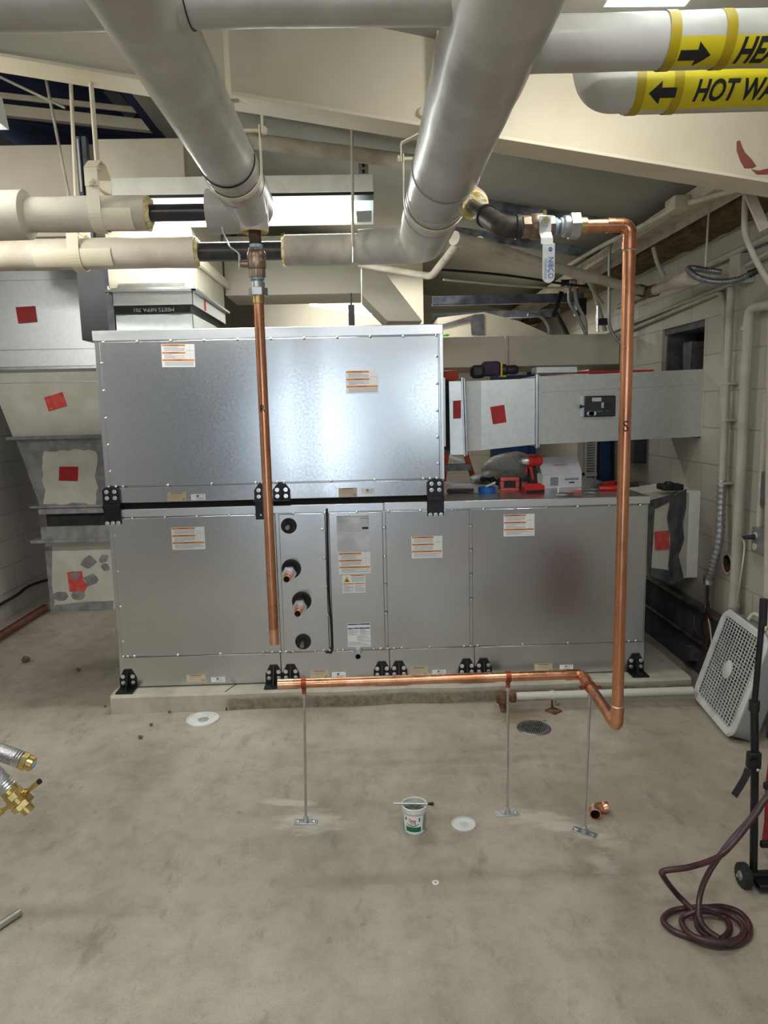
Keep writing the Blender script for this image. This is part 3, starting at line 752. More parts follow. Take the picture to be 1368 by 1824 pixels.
warn(rect(288, 613, 347, 654), tilt=R(-1)); warn(rect(616, 660, 674, 701)); warn(rect(306, 939, 365, 979)); warn(rect(733, 955, 788, 994)); warn(rect(897, 916, 952, 955)); warn(rect(603, 984, 660, 1022))
s = Sheet(*rect(600, 918, 658, 982), 'paper_grey'); s.text('print_black', 'Performance Climate Changer Air Handler', .5, .965, .007, fit=.94)
s.lines(.04, .42, .80, .93, 4, rnd, th=.3).lines(.04, .75, .55, .78, 6, rnd, th=.2); s.text('print_black', 'Air Flow', .86, .91, .012); s.bar('print_black', .78, .61, .97, .67)
s.done('nameplate', ahu, 'grey printed rating sheet')
s = Sheet(*rect(610, 1024, 651, 1056), 'paper_white'); s.bar('print_orange', .36, .93, .97, .99).text('print_brown', 'WARNING', .66, .96, .006)
s.bar('print_orange', .03, .48, .49, .54).bar('print_orange', .52, .48, .97, .54); s.lines(.4, .95, .6, .9, 5, rnd).lines(.04, .48, .05, .44, 7, rnd).lines(.54, .96, .05, .44, 7, rnd)
a = s.c + s.n * .0012; s.q.m('print_yellow'); tri = [s.c + s.ax * (u - .5) * s.w + s.az * (v - .5) * s.h + s.n * .0008 for u, v in ((.05, .6), (.34, .6), (.195, .94))]; s.q.prism(tri, s.n * .0003)
s.bar('print_black', .14, .64, .25, .70, 3).bar('print_black', .175, .70, .215, .78, 3); s.done('hazard_label', ahu, 'small label with a yellow triangle')
s = Sheet(*rect(619, 1110, 660, 1152), 'paper_white'); s.bar('print_blue', .02, .93, .98, .98).bar('print_blue', .02, .76, .49, .81).bar('print_blue', .51, .76, .98, .81)
s.text('paper_white', 'NOTICE', .5, .955, .006).text('paper_white', 'NOTICE', .25, .785, .005).text('paper_white', 'AVIS', .75, .785, .005).lines(.04, .46, .5, .74, 5, rnd).lines(.54, .96, .5, .74, 5, rnd).lines(.42, .95, .24, .48, 6, rnd).lines(.04, .96, .04, .22, 5, rnd)
s.done('notice_label', ahu, 'white label with blue bars')
for r_ in ((298, 877, 332, 893), (603, 869, 636, 885), (332, 1202, 366, 1215), (553, 1194, 586, 1208), (730, 1188, 762, 1204), (952, 1182, 984, 1197)):
    s = Sheet(*rect(*r_, Y=FY), 'paper_tan'); s.bar('print_brown', .2, .86, .8, .93).lines(.2, .7, .45, .8, 3, rnd, 'print_grey', .2).bar('print_grey', .8, .1, .93, .35); s.done('part_tag', ahu)
for r_ in ((340, 880, 366, 891), (643, 870, 668, 880), (376, 1206, 401, 1215), (591, 1197, 616, 1208), (770, 1193, 794, 1201), (997, 1184, 1021, 1192)):
    s = Sheet(*rect(*r_, Y=FY), 'paper_white'); s.lines(.32, .9, .1, .9, 4, rnd, 'print_grey', .3).bar('print_black', .42, .5, .52, .85); s.done('part_tag', ahu)
# grommets and stubs
def grom(px, py, r_):
    p = U(px, py, Y=YU - .014); q = mb('black_rubber').lathe([(r_, 0), (r_, .005), (r_ * .86, .010), (r_ * .4, .006), (r_ * .38, .001)], p, (0, -1, 0), 32); q.build('pipe_grommet', None, ahu); return p
p = grom(514.5, 936.5, .041); q = mb('steel_dull').cyl(p, p + V((0, -.07, 0)), .011, n=18); q.build('vent_stub', None, ahu)
p = grom(540, 1142.6, .042); q = mb('steel_dull').cyl(p, p + V((0, -.08, 0)), .011, n=18); q.build('vent_stub', None, ahu)
for (px, py, r_) in ((519, 1013, .051), (537.4, 1070.7, .051)):
    p = grom(px, py, r_); e = p + V((0, -.235, 0))
    q = mb('black_iron').cyl(p, p + V((0, -.12, 0)), .0215, n=22); st = q.build('coil_stub', None, ahu)
    q = mb('zinc').cyl(p + V((0, -.105, 0)), p + V((0, -.135, 0)), .038, n=6); q.cyl(p + V((0, -.135, 0)), p + V((0, -.15, 0)), .029, n=20); q.build('union_nut', None, st, bevel=.001)
    q = mb('copper_clean').pipe([p + V((0, -.13, 0)), p + V((0, -.2, 0))], .023, .019, 24); q.pipe([p + V((0, -.19, 0)), e], .0178, .0155, 24); q.m('shade_black').cyl(e + V((0, .012, 0)), e + V((0, .014, 0)), .0158, n=20); q.build('copper_adapter', None, st)  # black disc darkens the bore just behind its open end
p = U(638, 1160, Y=YU - .014); q = mb('zinc').cyl(p, p + V((0, -.012, 0)), .026, n=6); q.pipe([p, p + V((0, -.085, 0))], .0185, .014, 22); q.m('shade_black').cyl(p + V((0, -.03, 0)), p + V((0, -.032, 0)), .015, n=18); q.build('drain_stub', None, ahu)
pp = smooth_path([U(582, 906, Y=YU - .018), U(583, 960, Y=YU - .018), U(584.5, 1010, Y=YU - .018), U(586, 1060, Y=YU - .018), U(590, 1120, Y=YU - .018), U(591, 1159, Y=YU - .018), U(586, 1162, Y=YU - .018), U(580, 1162, Y=YU - .022)], 6)
q = mb('black_plastic').tube(pp, .0055, 8); q.build('black_cable', None, ahu)

# flexible connector on top of the unit
fx0, fx1, fy0, fy1 = -1.245, -.855, 3.745, 4.6
con = thing('flexible_duct_collar', 'galvanised collar with black fabric sleeve on top of the air handler', 'duct collar', ((fx0 + fx1) / 2, (fy0 + fy1) / 2, ZU1))
def ringbox(q, x0, x1, y0, y1, z0, z1, t=.003):
    q.box(x0, x1, y0, y0 + t, z0, z1).box(x0, x1, y1 - t, y1, z0, z1).box(x0, x0 + t, y0, y1, z0, z1).box(x1 - t, x1, y0, y1, z0, z1); return q
q = ringbox(mb('galvanised_duct'), fx0, fx1, fy0, fy1, ZU1 + .0005, ZU1 + .082); q.build('lower_sleeve', None, con)
q = ringbox(mb('galvanised_duct'), fx0 - .006, fx1 + .006, fy0 - .006, fy1, ZU1 + .128, ZU1 + .19); q.build('upper_sleeve', None, con)
q = mb('black_rubber'); N = 10
L_ = [(fx0, fy0), (fx1, fy0), (fx1, fy1), (fx0, fy1)]
lev = []
for k in range(7):
    t_ = k / 6; d = -.016 * math.sin(math.pi * t_); z = ZU1 + .078 + .055 * t_; row = []
    for i in range(4):
        a, b_ = V((*L_[i], 0)), V((*L_[(i + 1) % 4], 0)); nn = (b_ - a).cross(Z_).normalized()
        for j in range(12):
            s_ = j / 12; p = a.lerp(b_, s_) + nn * (d * (1 if .05 < s_ < .95 else .5)) + V((0, 0, z)); row.append(q.bm.verts.new(p + mnoise.noise_vector(p * 14) * .006))
    lev.append(row)
for a, b_ in zip(lev, lev[1:]):
    for k in range(48): q.f([a[k], a[(k + 1) % 48], b_[(k + 1) % 48], b_[k]])
fs = q.build('fabric_sleeve', None, con)
q = mb('print_grey').text('MEETS NFPA 701', .026, (-1.05, fy0 + .0, ZU1 + .106), -X_, -Z_, .0003, fit=.20); q.build('printed_text', None, fs)
q = mb('zinc'); z = ZU1 + .19
q.box(fx0 - .035, fx1 + .03, fy0 - .035, fy0 - .006, z, z + .012).box(fx0 - .03, fx1 + .03, fy0 - .012, fy0 - .006, z, z + .022)
q.box(fx1 + .006, fx1 + .035, fy0 - .035, fy1, z, z + .012).box(fx1 + .006, fx1 + .012, fy0, fy1, z, z + .026); q.box(fx0 - .035, fx0, fy0 - .03, fy1, z, z + .012)
for x in (fx0 - .02, fx1 + .02): q.cyl((x, fy0 - .02, z - .008), (x, fy0 - .02, z + .03), .006, n=6)
q.build('flange', None, con, bevel=.001)
q = mb('zinc').box(fx0 + .03, fx1 - .03, fy0 - .009, fy0 - .005, z + .012, z + .045); q.build('drive_cleat', None, con)
s = Sheet((fx1 + .0065, 4.02, ZU1 + .16), .045, .055, 'sticker_red', 0, Y_, Z_); s.done('red_sticker', con, 'small red sticker')
# cream duct rising from the collar
duc = thing('cream_riser_duct', 'cream painted duct rising from the black fabric collar', 'duct', ((fx0 + fx1) / 2, 4.2, z + .012))
q = mb('cream_duct').box(fx0 - .02, fx1 + .005, fy0 - .004, fy1, z + .012, 2.88); q.build('duct_body', None, duc, bevel=.004)
q = mb('cream'); a, b_ = V((fx1 + .02, 3.60, 2.40)), V((fx1 + .02, 4.60, 2.395)); 
a, b_ = U(352, 462, X=fx1 + .02), U(410, 512, X=fx1 + .02); q.bar(a, b_, .02, .045); q.build('side_cleat', None, duc)
q = mb('cream_duct').box(-2.25, -1.27, 4.05, 4.95, 2.50, U(50, 258, Y=4.05).z); q.box(-2.21, -2.15, 4.03, 4.05, 2.5, U(50, 250, Y=4.05).z + .03)
tag(q.build('plenum_box', bevel=.004), 'large cream box plenum under the dark deck at upper left', 'duct')
q = mb('strut_blue'); x = ux(150, 300, 3.98); q.box(x - .028, x - .006, 3.96, 4.0, 2.45, U(150, 245, Y=3.98).z).box(x + .004, x + .026, 3.96, 4.0, 2.45, U(150, 245, Y=3.98).z); q.m('white_paint').box(x - .02, x - .01, 3.955, 3.96, 2.7, U(150, 250, Y=3.98).z)
tag(q.build('strut_post'), 'pair of grey struts upright against the cream plenum', 'strut')
a = U(97, 218, Y=3.9); b_ = U(127, 372, Y=3.9); q = mb('cream_dusty').cyl(a + (a - b_) * .9, b_, .008, n=8); tag(q.build('hanger_rod'), 'grey rod leaning in front of the plenum at upper left', 'rod')
# dark cabinet side standing behind the left end of the unit
q = mb('black_steel').box(-1.63, -1.352, 4.3, 4.7, 1.98, 2.5); q.m('strut_blue').box(-1.46, -1.42, 4.26, 4.3, 1.98, 2.5); tag(q.build('dark_cabinet'), 'dark upright cabinet behind the upper left corner of the air handler', 'cabinet')

# ---- stepped duct at the left wall
ld = thing('stepped_duct', 'pale stepped metal duct with three red stickers running down to the floor at left', 'duct', (-2.3, 5.6, 0))
def frus(q, a, b_, D=.45, xr=-1.88):
    (xl0, z0, y0), (xl1, z1, y1) = a, b_
    v = [q.bm.verts.new(p) for p in ((xl0, y0, z0), (xr, y0, z0), (xr, y0 + D, z0), (xl0, y0 + D, z0), (xl1, y1, z1), (xr, y1, z1), (xr, y1 + D, z1), (xl1, y1 + D, z1))]
    for f_ in ((0, 1, 2, 3), (7, 6, 5, 4), (0, 4, 5, 1), (1, 5, 6, 2), (2, 6, 7, 3), (3, 7, 4, 0)): q.f([v[i] for i in f_])
    return q
q = frus(mb('galvanised_duct'), (-2.70, 1.90, 5.30), (-2.72, 2.75, 5.30)); q.m('zinc').box(-2.72, -1.90, 5.292, 5.30, 2.50, 2.504).box(-2.72, -1.9, 5.292, 5.3, 2.02, 2.024); q.build('duct_section', None, ld)
q = mb('zinc').box(-2.75, -1.88, 5.26, 5.5, 1.875, 1.90); q.build('flange', None, ld, bevel=.004)
q = frus(mb('duct_painted'), (-2.615, 1.40, 5.40), (-2.71, 1.875, 5.31), xr=-1.62); q.m('zinc').obox((-2.28, 5.322, 1.79), (.8, .003, .004)); q.build('duct_section', None, ld)
q = mb('mastic').box(-2.65, -1.88, 5.36, 5.6, 1.375, 1.40); q.jitter(.003, 20); q.build('flange', None, ld, bevel=.004)
q = frus(mb('mastic'), (-2.505, .85, 5.50), (-2.60, 1.375, 5.41), xr=-1.62); q.build('duct_section', None, ld)
def patch(q, pts, nrm, th=.002):
    q.prism(pts, nrm * th); return q
def blobpts(f, u0, u1, v0, v1, n, amp, rnd):
    out = []
    for i in range(n): out.append((u0 + (u1 - u0) * i / n, v0))
    for i in range(n): out.append((u1, v0 + (v1 - v0) * i / n))
    for i in range(n): out.append((u1 - (u1 - u0) * i / n, v1))
    for i in range(n): out.append((u0, v1 - (v1 - v0) * i / n))
    return [f(u + rnd.uniform(-amp, amp), v + rnd.uniform(-amp, amp)) for u, v in out]
def sl(y0, z0, y1, z1): return lambda px, py: (lambda p: p)(plane_pt(px, py, V((0, y0, z0)), V((0, -(z1 - z0), (y1 - y0))).normalized()))
def plane_pt(px, py, o, nn):
    d = CF * FPX + CR * (px - 684) - CU * (py - 912); t_ = (o - CP).dot(nn) / d.dot(nn); return CP + d * t_
f3 = sl(5.50, .85, 5.41, 1.375); f2 = sl(5.40, 1.40, 5.31, 1.875)
rr_ = random.Random(5); n3 = V((0, -1, -.15)).normalized()
q = mb('duct_painted'); patch(q, blobpts(lambda u, v: f3(u, v), 78, 172, 802, 898, 9, 3.2, rr_), n3, .003); q.build('bare_patch', None, ld)
def redsq(f, pts, mname='sticker_red'):
    q = mb(mname).prism([f(*p) for p in pts], n3 * .004); o = q.build('red_sticker', None, ld); return o
f1 = lambda px, py: U(px, py, Y=5.2925)
redsq(f1, [(28, 547), (62, 545), (66, 573), (33, 576)], 'sticker_red'); redsq(f2, [(79, 708), (111, 698), (120, 723), (87, 733)], 'sticker_coral'); o = redsq(f3, [(106, 831), (140, 831), (139, 857), (105, 856)])
q = mb('mastic').box(-2.52, -1.88, 5.49, 5.9, .80, .85); q.box(-2.52, -1.88, 5.5, 5.9, .60, .70); q.build('duct_section', None, ld)
q = mb('black_rubber').box(-2.48, -1.90, 5.53, 5.85, .70, .80); q.jitter(.01, 12); q.build('fabric_sleeve', None, ld)
q = mb('mastic').box(-2.60, -1.88, 5.48, 5.9, .575, .60); q.box(-2.58, -1.88, 5.47, 5.9, .85, .865); q.jitter(.002, 20); q.build('flange', None, ld, bevel=.003)
q = mb('duct_painted').box(-2.54, -1.88, 5.6, 6.0, 0.002, .575); q.build('duct_section', None, ld)
f5 = lambda px, py: U(px, py, Y=5.6)
q = mb('mastic')
for (cx_, cy_, r1) in ((157, 1001, 13), (163, 1033, 13), (185, 995, 9), (107, 1062, 12), (188, 1010, 8)):
    q.prism([f5(cx_ + math.cos(k * .7) * r1 * rr_.uniform(.7, 1.25), cy_ + math.sin(k * .7) * r1 * .8 * rr_.uniform(.7, 1.25)) for k in range(9)], (0, -.004, 0))
q.prism([f5(*p) for p in ((80, 975), (93, 973), (92, 1040), (97, 1072), (94, 1090), (91, 1090))], (0, -.004, 0)); q.prism([f5(*p) for p in ((94, 1090), (98, 1078), (150, 1072), (202, 1070), (202, 1084))], (0, -.004, 0))
q.build('mastic_patch', None, ld)
q = mb('sticker_coral').prism([f5(*p) for p in ((120, 1019), (146, 1017), (148, 1032), (156, 1042), (150, 1056), (124, 1054), (122, 1036))], (0, -.003, 0))
q.m('mastic'); 
for (cx_, cy_, r1) in ((135, 1026, 9), (140, 1060, 12)): q.prism([f5(cx_ + math.cos(k * .78) * r1 * rr_.uniform(.8, 1.2), cy_ + math.sin(k * .78) * r1 * .7 * rr_.uniform(.8, 1.2)) for k in range(8)], (0, -.005, 0))
o = q.build('red_sticker', None, ld); o['label'] = 'coral sticker smeared over with grey sealant'
# floor level pipe along the left wall
p, r_ = V((-2.58, 4.6, .04)), V((-2.58, 5.58, .04)); q = mb('copper_old').cyl(p, r_, .028, n=18); tag(q.build('floor_pipe'), 'old copper pipe lying on the floor along the left wall', 'pipe')
q = mb('wire_black').tube(smooth_path([U(0, 1077, X=-2.735), U(30, 1060, X=-2.735), U(52, 1044, X=-2.735), U(84, 1033, X=-2.735), U(100, 1030, X=-2.735)], 6), .012, 8); tag(q.build('wall_cable'), 'dark cable sagging along the left block wall', 'cable')
# ================================================================ pad
q = mb('concrete_pad')
nx = 60; ys_ = 3.57
def padprof(x): return ys_ + mnoise.noise(V((x * 3, 0, 0))) * (.006 if x < -.76 else .018)
P0 = [(-1.36 + (1.70 + 1.36) * i / nx) for i in range(nx + 1)]
top = [q.bm.verts.new((x, padprof(x) + .012, .098)) for x in P0]; ed = [q.bm.verts.new((x, padprof(x), .086)) for x in P0]; bo = [q.bm.verts.new((x, padprof(x + 7) + (.0 if x < -.76 else .006), 0)) for x in P0]
bk = [q.bm.verts.new((x, 4.9, .098)) for x in P0]; bb = [q.bm.verts.new((x, 4.9, 0)) for x in P0]
for i in range(nx):
    for a, b_ in ((bo, ed), (ed, top), (top, bk), (bk, bb)): q.f([a[i], a[i + 1], b_[i + 1], b_[i]])
for i in (0, nx): q.f([bo[i], ed[i], top[i], bk[i], bb[i]])
q.m('dark_gap'); x = -.765
q.prism([(x, ys_ - .004, 0), (x + .006, ys_ - .004, 0), (x + .012, ys_ + .004, .05), (x + .002, ys_ + .012, .0985), (x + .05, 3.70, .0985), (x + .045, 3.70, .0985), (x - .004, ys_ + .012, .0985), (x + .004, ys_ - .002, .05)], (0, 0, .0008))
tag(q.build('equipment_pad', base=(.17, 4.2, 0), ang=30), 'cracked raised concrete pad under the air handler', 'pad')
# pipe drain along the foot of the pad
dp = thing('drain_pipe', 'white painted drain pipe with a rusty elbow along the pad foot', 'pipe', (.72, 3.46, 0))
z0 = .075; yy = 3.455
q = mb('pvc_dirty').cyl((.71, yy, z0), (1.652, yy, z0), .0205, n=22); q.build('pipe_run', None, dp)
q = mb('rust').tube(bend_path([(.735, yy, z0), (.665, yy, z0), (.665, yy - .005, .045)], .035), .0275, 20); q.cyl((.712, yy, z0), (.735, yy, z0), .031, n=20); q.build('elbow', None, dp)
q = mb('rust').cyl((.665, yy - .004, .052), (.672, yy - .02, .012), .0185, n=18); q.jitter(.0015, 30); q.build('spout', None, dp)
q = mb('rust'); x = .925; q.box(x - .004, x + .004, yy - .006, yy + .006, .006, z0 - .015); q.obox((x, yy - .03, .004), (.06, .06, .008), (V((.8, .6, 0)), V((-.6, .8, 0)), Z_)); q.build('support_foot', None, dp)
q = mb('pvc_dirty').lathe([(.0215, -.009), (.024, -.009), (.024, .009), (.0215, .009)], (x, yy, z0), (1, 0, 0), 22, closed=True); q.build('strap', None, dp)
# floor drain
p = U(951, 1297, Z=0); fd = thing('floor_drain', 'round grey slotted drain grate set in the floor', 'drain', (p.x, p.y, 0))
q = mb('steel_dull').lathe([(.060, .001), (.060, .006), (.078, .006), (.082, .001)], (p.x, p.y, 0), (0, 0, 1), 36, closed=True); q.build('grate_ring', None, fd)
q = mb('shade_black').cyl((p.x, p.y, .0005), (p.x, p.y, .0015), .061, n=32)
q.m('steel_dull')
for i in range(-5, 6):
    x = i * .0105; h = math.sqrt(.060 ** 2 - x * x); q.box(p.x + x - .0028, p.x + x + .0028, p.y - h, p.y + h, .002, .0055)
q.box(p.x - .058, p.x + .058, p.y - .003, p.y + .003, .0025, .0058); q.build('grate', None, fd)

# ================================================================ side duct to the wall
sd = thing('side_duct', 'galvanised duct running from the upper air handler into the wall opening', 'duct', (1.1, 4.0, 1.35))
zt, zb = U(1245, 657, Y=4.03).z, U(1245, 777, Y=4.03).z
q = mb('galvanised_duct'); x0 = U(951, 700, Y=3.92).x; DY = .42
zb1, zt1 = U(951, 792, Y=3.92).z, U(951, 671, Y=3.92).z
q.prism([(x0, 3.92, zb1), (XR + .1, 4.03, zb), (XR + .1, 4.03, zt), (x0, 3.92, zt1)], (0, DY, 0)); q.m('zinc').prism([(x0, 3.9185, zt1 - .088), (XR, 4.0185, zt - .088), (XR, 4.0185, zt - .085), (x0, 3.9185, zt1 - .085)], (0, .003, 0)); q.build('duct_section', None, sd)
xa, xm, xb = U(830, 740, Y=3.82).x, U(857, 740, Y=3.80).x, x0 - .02
q = mb('galvanised_duct'); sec = [(xa, 3.83), (xm, 3.80), (xb, 3.81)]
za = [(U(830, 804, Y=3.82).z, U(830, 679, Y=3.82).z), (U(857, 802, Y=3.80).z, U(857, 678, Y=3.80).z), (U(943, 792, Y=3.81).z, U(943, 674, Y=3.81).z)]
rows = []
for (x, y), (z0, z1) in zip(sec, za): rows.append([q.bm.verts.new(c_) for c_ in ((x, y, z0), (x, y, z1), (x, y + DY, z1), (x, y + DY, z0))])
for a, b_ in zip(rows, rows[1:]):
    for k in range(4): q.f([a[k], a[(k + 1) % 4], b_[(k + 1) % 4], b_[k]])
q.f(rows[0][::-1]); q.f(rows[-1]); q.build('elbow_section', None, sd, ang=5)
for x, y, z0, z1, lean in ((xa - .012, 3.79, za[0][0] - .025, za[0][1] + .02, .012), (x0 - .012, 3.79, za[2][0] - .02, za[2][1] + .02, 0)):
    q = mb('zinc').prism([(x - .006, y, z0), (x + .005, y, z0), (x + .005 - lean, y, z1), (x - .006 - lean, y, z1)], (0, .03, 0)); q.prism([(x + .008, y + .004, z0 + .005), (x + .016, y + .004, z0 + .005), (x + .016 - lean, y + .004, z1 - .005), (x + .008 - lean, y + .004, z1 - .005)], (0, DY, 0)); q.build('flange', None, sd, bevel=.0015)
ca, cb = XU + .004, xa - .02
q = mb('zinc').box(ca, ca + .022, 3.80, 4.2, za[0][0] + .03, za[0][1] + .02); q.build('collar', None, sd)
q = mb('black_rubber').prism([(ca + .02, 3.83, za[0][0] + .03), (ca + .048, 3.80, za[0][0]), (ca + .048, 3.80, za[0][1]), (ca + .02, 3.83, za[0][1] + .015)], (0, .4, 0)); q.build('fabric_sleeve', None, sd)
q = mb('galvanised_duct').prism([(ca + .046, 3.80, za[0][0] - .015), (cb + .004, 3.79, za[0][0] - .015), (cb, 3.79, za[0][1]), (ca + .042, 3.80, za[0][1])], (0, .42, 0)); q.build('sleeve', None, sd)
q = mb('sticker_red').prism([U(807, 714, Y=3.797), U(821, 713, Y=3.789), U(821, 745, Y=3.789), U(807, 746, Y=3.797)], (0, -.002, 0)); q.build('red_sticker', None, sd)
def on_elbow(px, py):
    a, b_ = V((xm, 3.80, 0)), V((xb, 3.81, 0)); d = (b_ - a).normalized(); return plane_pt(px, py, a, V((d.y, -d.x, 0))) + V((d.y, -d.x, 0)) * .0015
q = mb('sticker_red').prism([on_elbow(*p) for p in ((873, 725), (898, 721), (902, 752), (878, 756))], (0, -.002, 0)); q.build('red_sticker', None, sd)
# air sensor on the duct
p = U(1070, 722, Y=3.95)
sn = thing('air_sensor', 'dark green control box with pale labels fixed to the side duct', 'control box', (p.x, p.y, p.z - .09))
q = mb('sensor_black').box(p.x - .098, p.x + .075, 3.955, 3.998, p.z - .062, p.z + .052); q.build('housing', None, sn, bevel=.006)
q = mb('sensor_label').box(p.x - .058, p.x - .008, 3.9535, 3.955, p.z + .022, p.z + .042); q.build('label', None, sn)
q = mb('sensor_label').box(p.x - .006, p.x + .006, 3.9535, 3.955, p.z - .014, p.z + .016); q.build('label', None, sn)
q = mb('sensor_label').cyl((p.x - .058, 3.9535, p.z - .043), (p.x - .058, 3.955, p.z - .043), .012, n=20); q.box(p.x - .074, p.x - .046, 3.9535, 3.955, p.z - .055, p.z - .031); q.cyl((p.x - .074, 3.9535, p.z - .043), (p.x - .074, 3.955, p.z - .043), .012, n=20); q.cyl((p.x - .046, 3.9535, p.z - .043), (p.x - .046, 3.955, p.z - .043), .012, n=20); q.build('label', None, sn)
q = mb('black_plastic').cyl((p.x + .035, 3.955, p.z), (p.x + .035, 3.951, p.z), .02, n=24); q.m('sensor_print').box(p.x - .036, p.x - .002, 3.9538, 3.955, p.z - .034, p.z - .029).box(p.x + .022, p.x + .034, 3.9538, 3.955, p.z - .034, p.z - .029); q.build('dial', None, sn)
q = mb('zinc').box(p.x - .110, p.x - .098, 3.965, 3.985, p.z - .06, p.z + .05); q.m('black_plastic').cyl((p.x - .118, 3.972, p.z - .004), (p.x - .098, 3.972, p.z - .004), .009, n=12); q.build('cable_gland', None, sn)
sn.location.y -= .035
# cream ducts behind
q = mb('cream_duct').box(.42, U(1104, 620, Y=5.2).x, 5.2, 6.1, U(950, 652, Y=5.2).z, U(950, 597, Y=5.2).z); x = ux(902, 620, 5.2); q.box(x - .012, x + .012, 5.19, 5.2, U(950, 652, Y=5.2).z, U(950, 597, Y=5.2).z)
tag(q.build('box_duct', bevel=.004), 'long cream box duct crossing behind the side duct to the right wall', 'duct')
q = mb('cream_duct'); f6 = lambda x, y: U(x, y, Y=5.7)
q.prism([f6(*p) for p in ((780, 620), (780, 566), (862, 556), (925, 572), (980, 596), (1000, 620))], (0, .4, 0)); q.m('mastic_dark')
q.prism([U(x, y, Y=5.695) for x, y in ((788, 578), (846, 560), (862, 559), (862, 597), (840, 597), (838, 572), (788, 584))], (0, -.004, 0)); tag(q.build('sealed_duct'), 'cream duct end smeared with dark sealant above the box duct', 'duct')
q = mb('green_plastic').ball(U(794, 597, Y=5.3), .02, sc=(1.4, 1, .5)); tag(q.build('green_cap'), 'small green plastic cap on the cream box duct', 'cap')
dc = thing('angled_duct', 'wide cream duct above the unit with a leg slanting down to the right', 'duct', (0, 4.9, 2.2))
f7 = lambda x, y, Y=4.7: U(x, y, Y=Y)
zb_ = f7(500, 525).z
q = mb('cream_duct').prism([(-.86, 4.7, zb_), (f7(643, 525).x, 4.7, zb_), (f7(643, 455).x, 4.7, zb_ + .36), (-.86, 4.7, zb_ + .36)], (0, .42, 0)); q.build('duct_section', None, dc, bevel=.003)
q = mb('cream_duct').prism([f7(*p) for p in ((645, 450), (668, 470), (682, 481), (752, 572), (690, 572), (644, 525))], (0, .42, 0)); q.build('duct_leg', None, dc, bevel=.003)
q = mb('cream_duct').box(-.84, .5, 5.9, 6.3, 1.9, 2.75); tag(q.build('rear_duct', bevel=.005), 'shaded cream duct behind the slanting duct leg', 'duct')
p = U(626, 556, Y=4.4); q = mb('black_steel').box(p.x - .018, p.x + .018, 4.38, 4.42, ZU1 + .0, p.z + .04); q.box(p.x - .03, p.x + .03, 4.37, 4.43, ZU1, ZU1 + .012); q.cyl((p.x, 4.4, p.z), (p.x, 4.4, p.z + .11), .005, n=8); tag(q.build('beam_clamp'), 'black bracket standing on top of the air handler under the slanting duct', 'bracket')

# ================================================================ mains
def stripe(q, c, ax, r_, L, mname): q.m(mname).lathe([(r_, -L / 2), (r_ + .0015, -L / 2), (r_ + .0015, L / 2), (r_, L / 2)], c, ax, 40, closed=True)
def insul(q, p0, p1, r_, n=44, seg=None, amp=.0016, seed=0):
    p0, p1 = V(p0), V(p1); seg = seg or max(2, int((p1 - p0).length / .05)); pts = [p0.lerp(p1, i / seg) for i in range(seg + 1)]
    nv = len(q.bm.verts); q.tube(pts, r_, n); q.bm.verts.ensure_lookup_table(); vs = q.bm.verts[nv:]; q.jitter(amp, 9, seed, vs); return q
ZM = 2.27
rl, rr_m = .079, .103
lm = thing('insulated_main', 'left of the two fat white jacketed mains running overhead towards the rear', 'insulated pipe', (-.377, 1.6, ZM))
q = mb('jacket'); insul(q, (-.377, .2, ZM), (-.377, 2.20, ZM), rl); q.build('pipe_jacket', None, lm)
q = mb('jacket'); q.tube([(-.377, 2.19, ZM), (-.377, 2.50, ZM)], rl + .003, 44); q.m('ink'); q.build('end_jacket', None, lm)
q = mb('jacket'); pts = bend_path([(-.377, 2.48, ZM), (-.377, 2.74, ZM), (-.377 - .17, 2.74, ZM)], .11, 10); q.tube(pts, rl - .002, 36); q.build('elbow_jacket', None, lm)
q = mb('jacket'); q.tube([(-.362, 2.50, ZM - .01), (-.354, 2.52, ZM - .06), (-.353, 2.53, U(455, 408, Y=2.53).z)], [.056, .050, .047], 36, caps=True); q.tube([(-.370, 2.34, ZM - .018), (-.363, 2.42, ZM - .03), (-.355, 2.50, ZM - .07)], [.060, .060, .050], 36); q.m('fiberglass'); zt_ = U(455, 408, Y=2.53).z
q.lathe([(.022, 0), (.047, 0), (.045, -.012), (.026, -.004)], (-.353, 2.53, zt_), (0, 0, 1), 24); q.build('branch_jacket', None, lm)
for y in (2.19, 2.38):
    q = mb('ink').lathe([(rl + .0005, -.0012), (rl + .0042, -.0012), (rl + .0042, .0012), (rl + .0005, .0012)], (-.377, y, ZM), (0, 1, .12 if y > 2.3 else -.1), 44, closed=True); q.build('seam', None, lm)
rm = thing('insulated_main', 'right of the two fat white jacketed mains, the one joined by the yellow-marked pipe', 'insulated pipe', (.268, 1.6, ZM))
q = mb('jacket'); insul(q, (.266, .2, ZM), (.271, 2.55, ZM), rr_m, amp=.003, seed=4); q.build('pipe_jacket', None, rm)
q = mb('jacket'); q.tube([(.271, 2.54, ZM), (.273, 2.95, ZM)], rr_m + .003, 44); q.build('end_jacket', None, rm)
q = mb('jacket'); pts = bend_path([(.273, 2.93, ZM), (.275, 3.30, ZM), (.0, 3.36, ZM)], .16, 12); q.tube(pts, [rr_m + .001 - .028 * i / (len(pts) - 1) for i in range(len(pts))], 40); q.build('elbow_jacket', None, rm)
q = mb('ink')
for (x, y) in ((815, 100), (795, 345), (770, 372)):
    pass
q = None
for y in (2.30, 2.74):
    q = mb('mastic').lathe([(rr_m + .0008, -.001), (rr_m + .0042, -.001), (rr_m + .0042, .001), (rr_m + .0008, .001)], (.271, y, ZM), (0, 1, -.08), 44, closed=True); q.build('seam', None, rm)
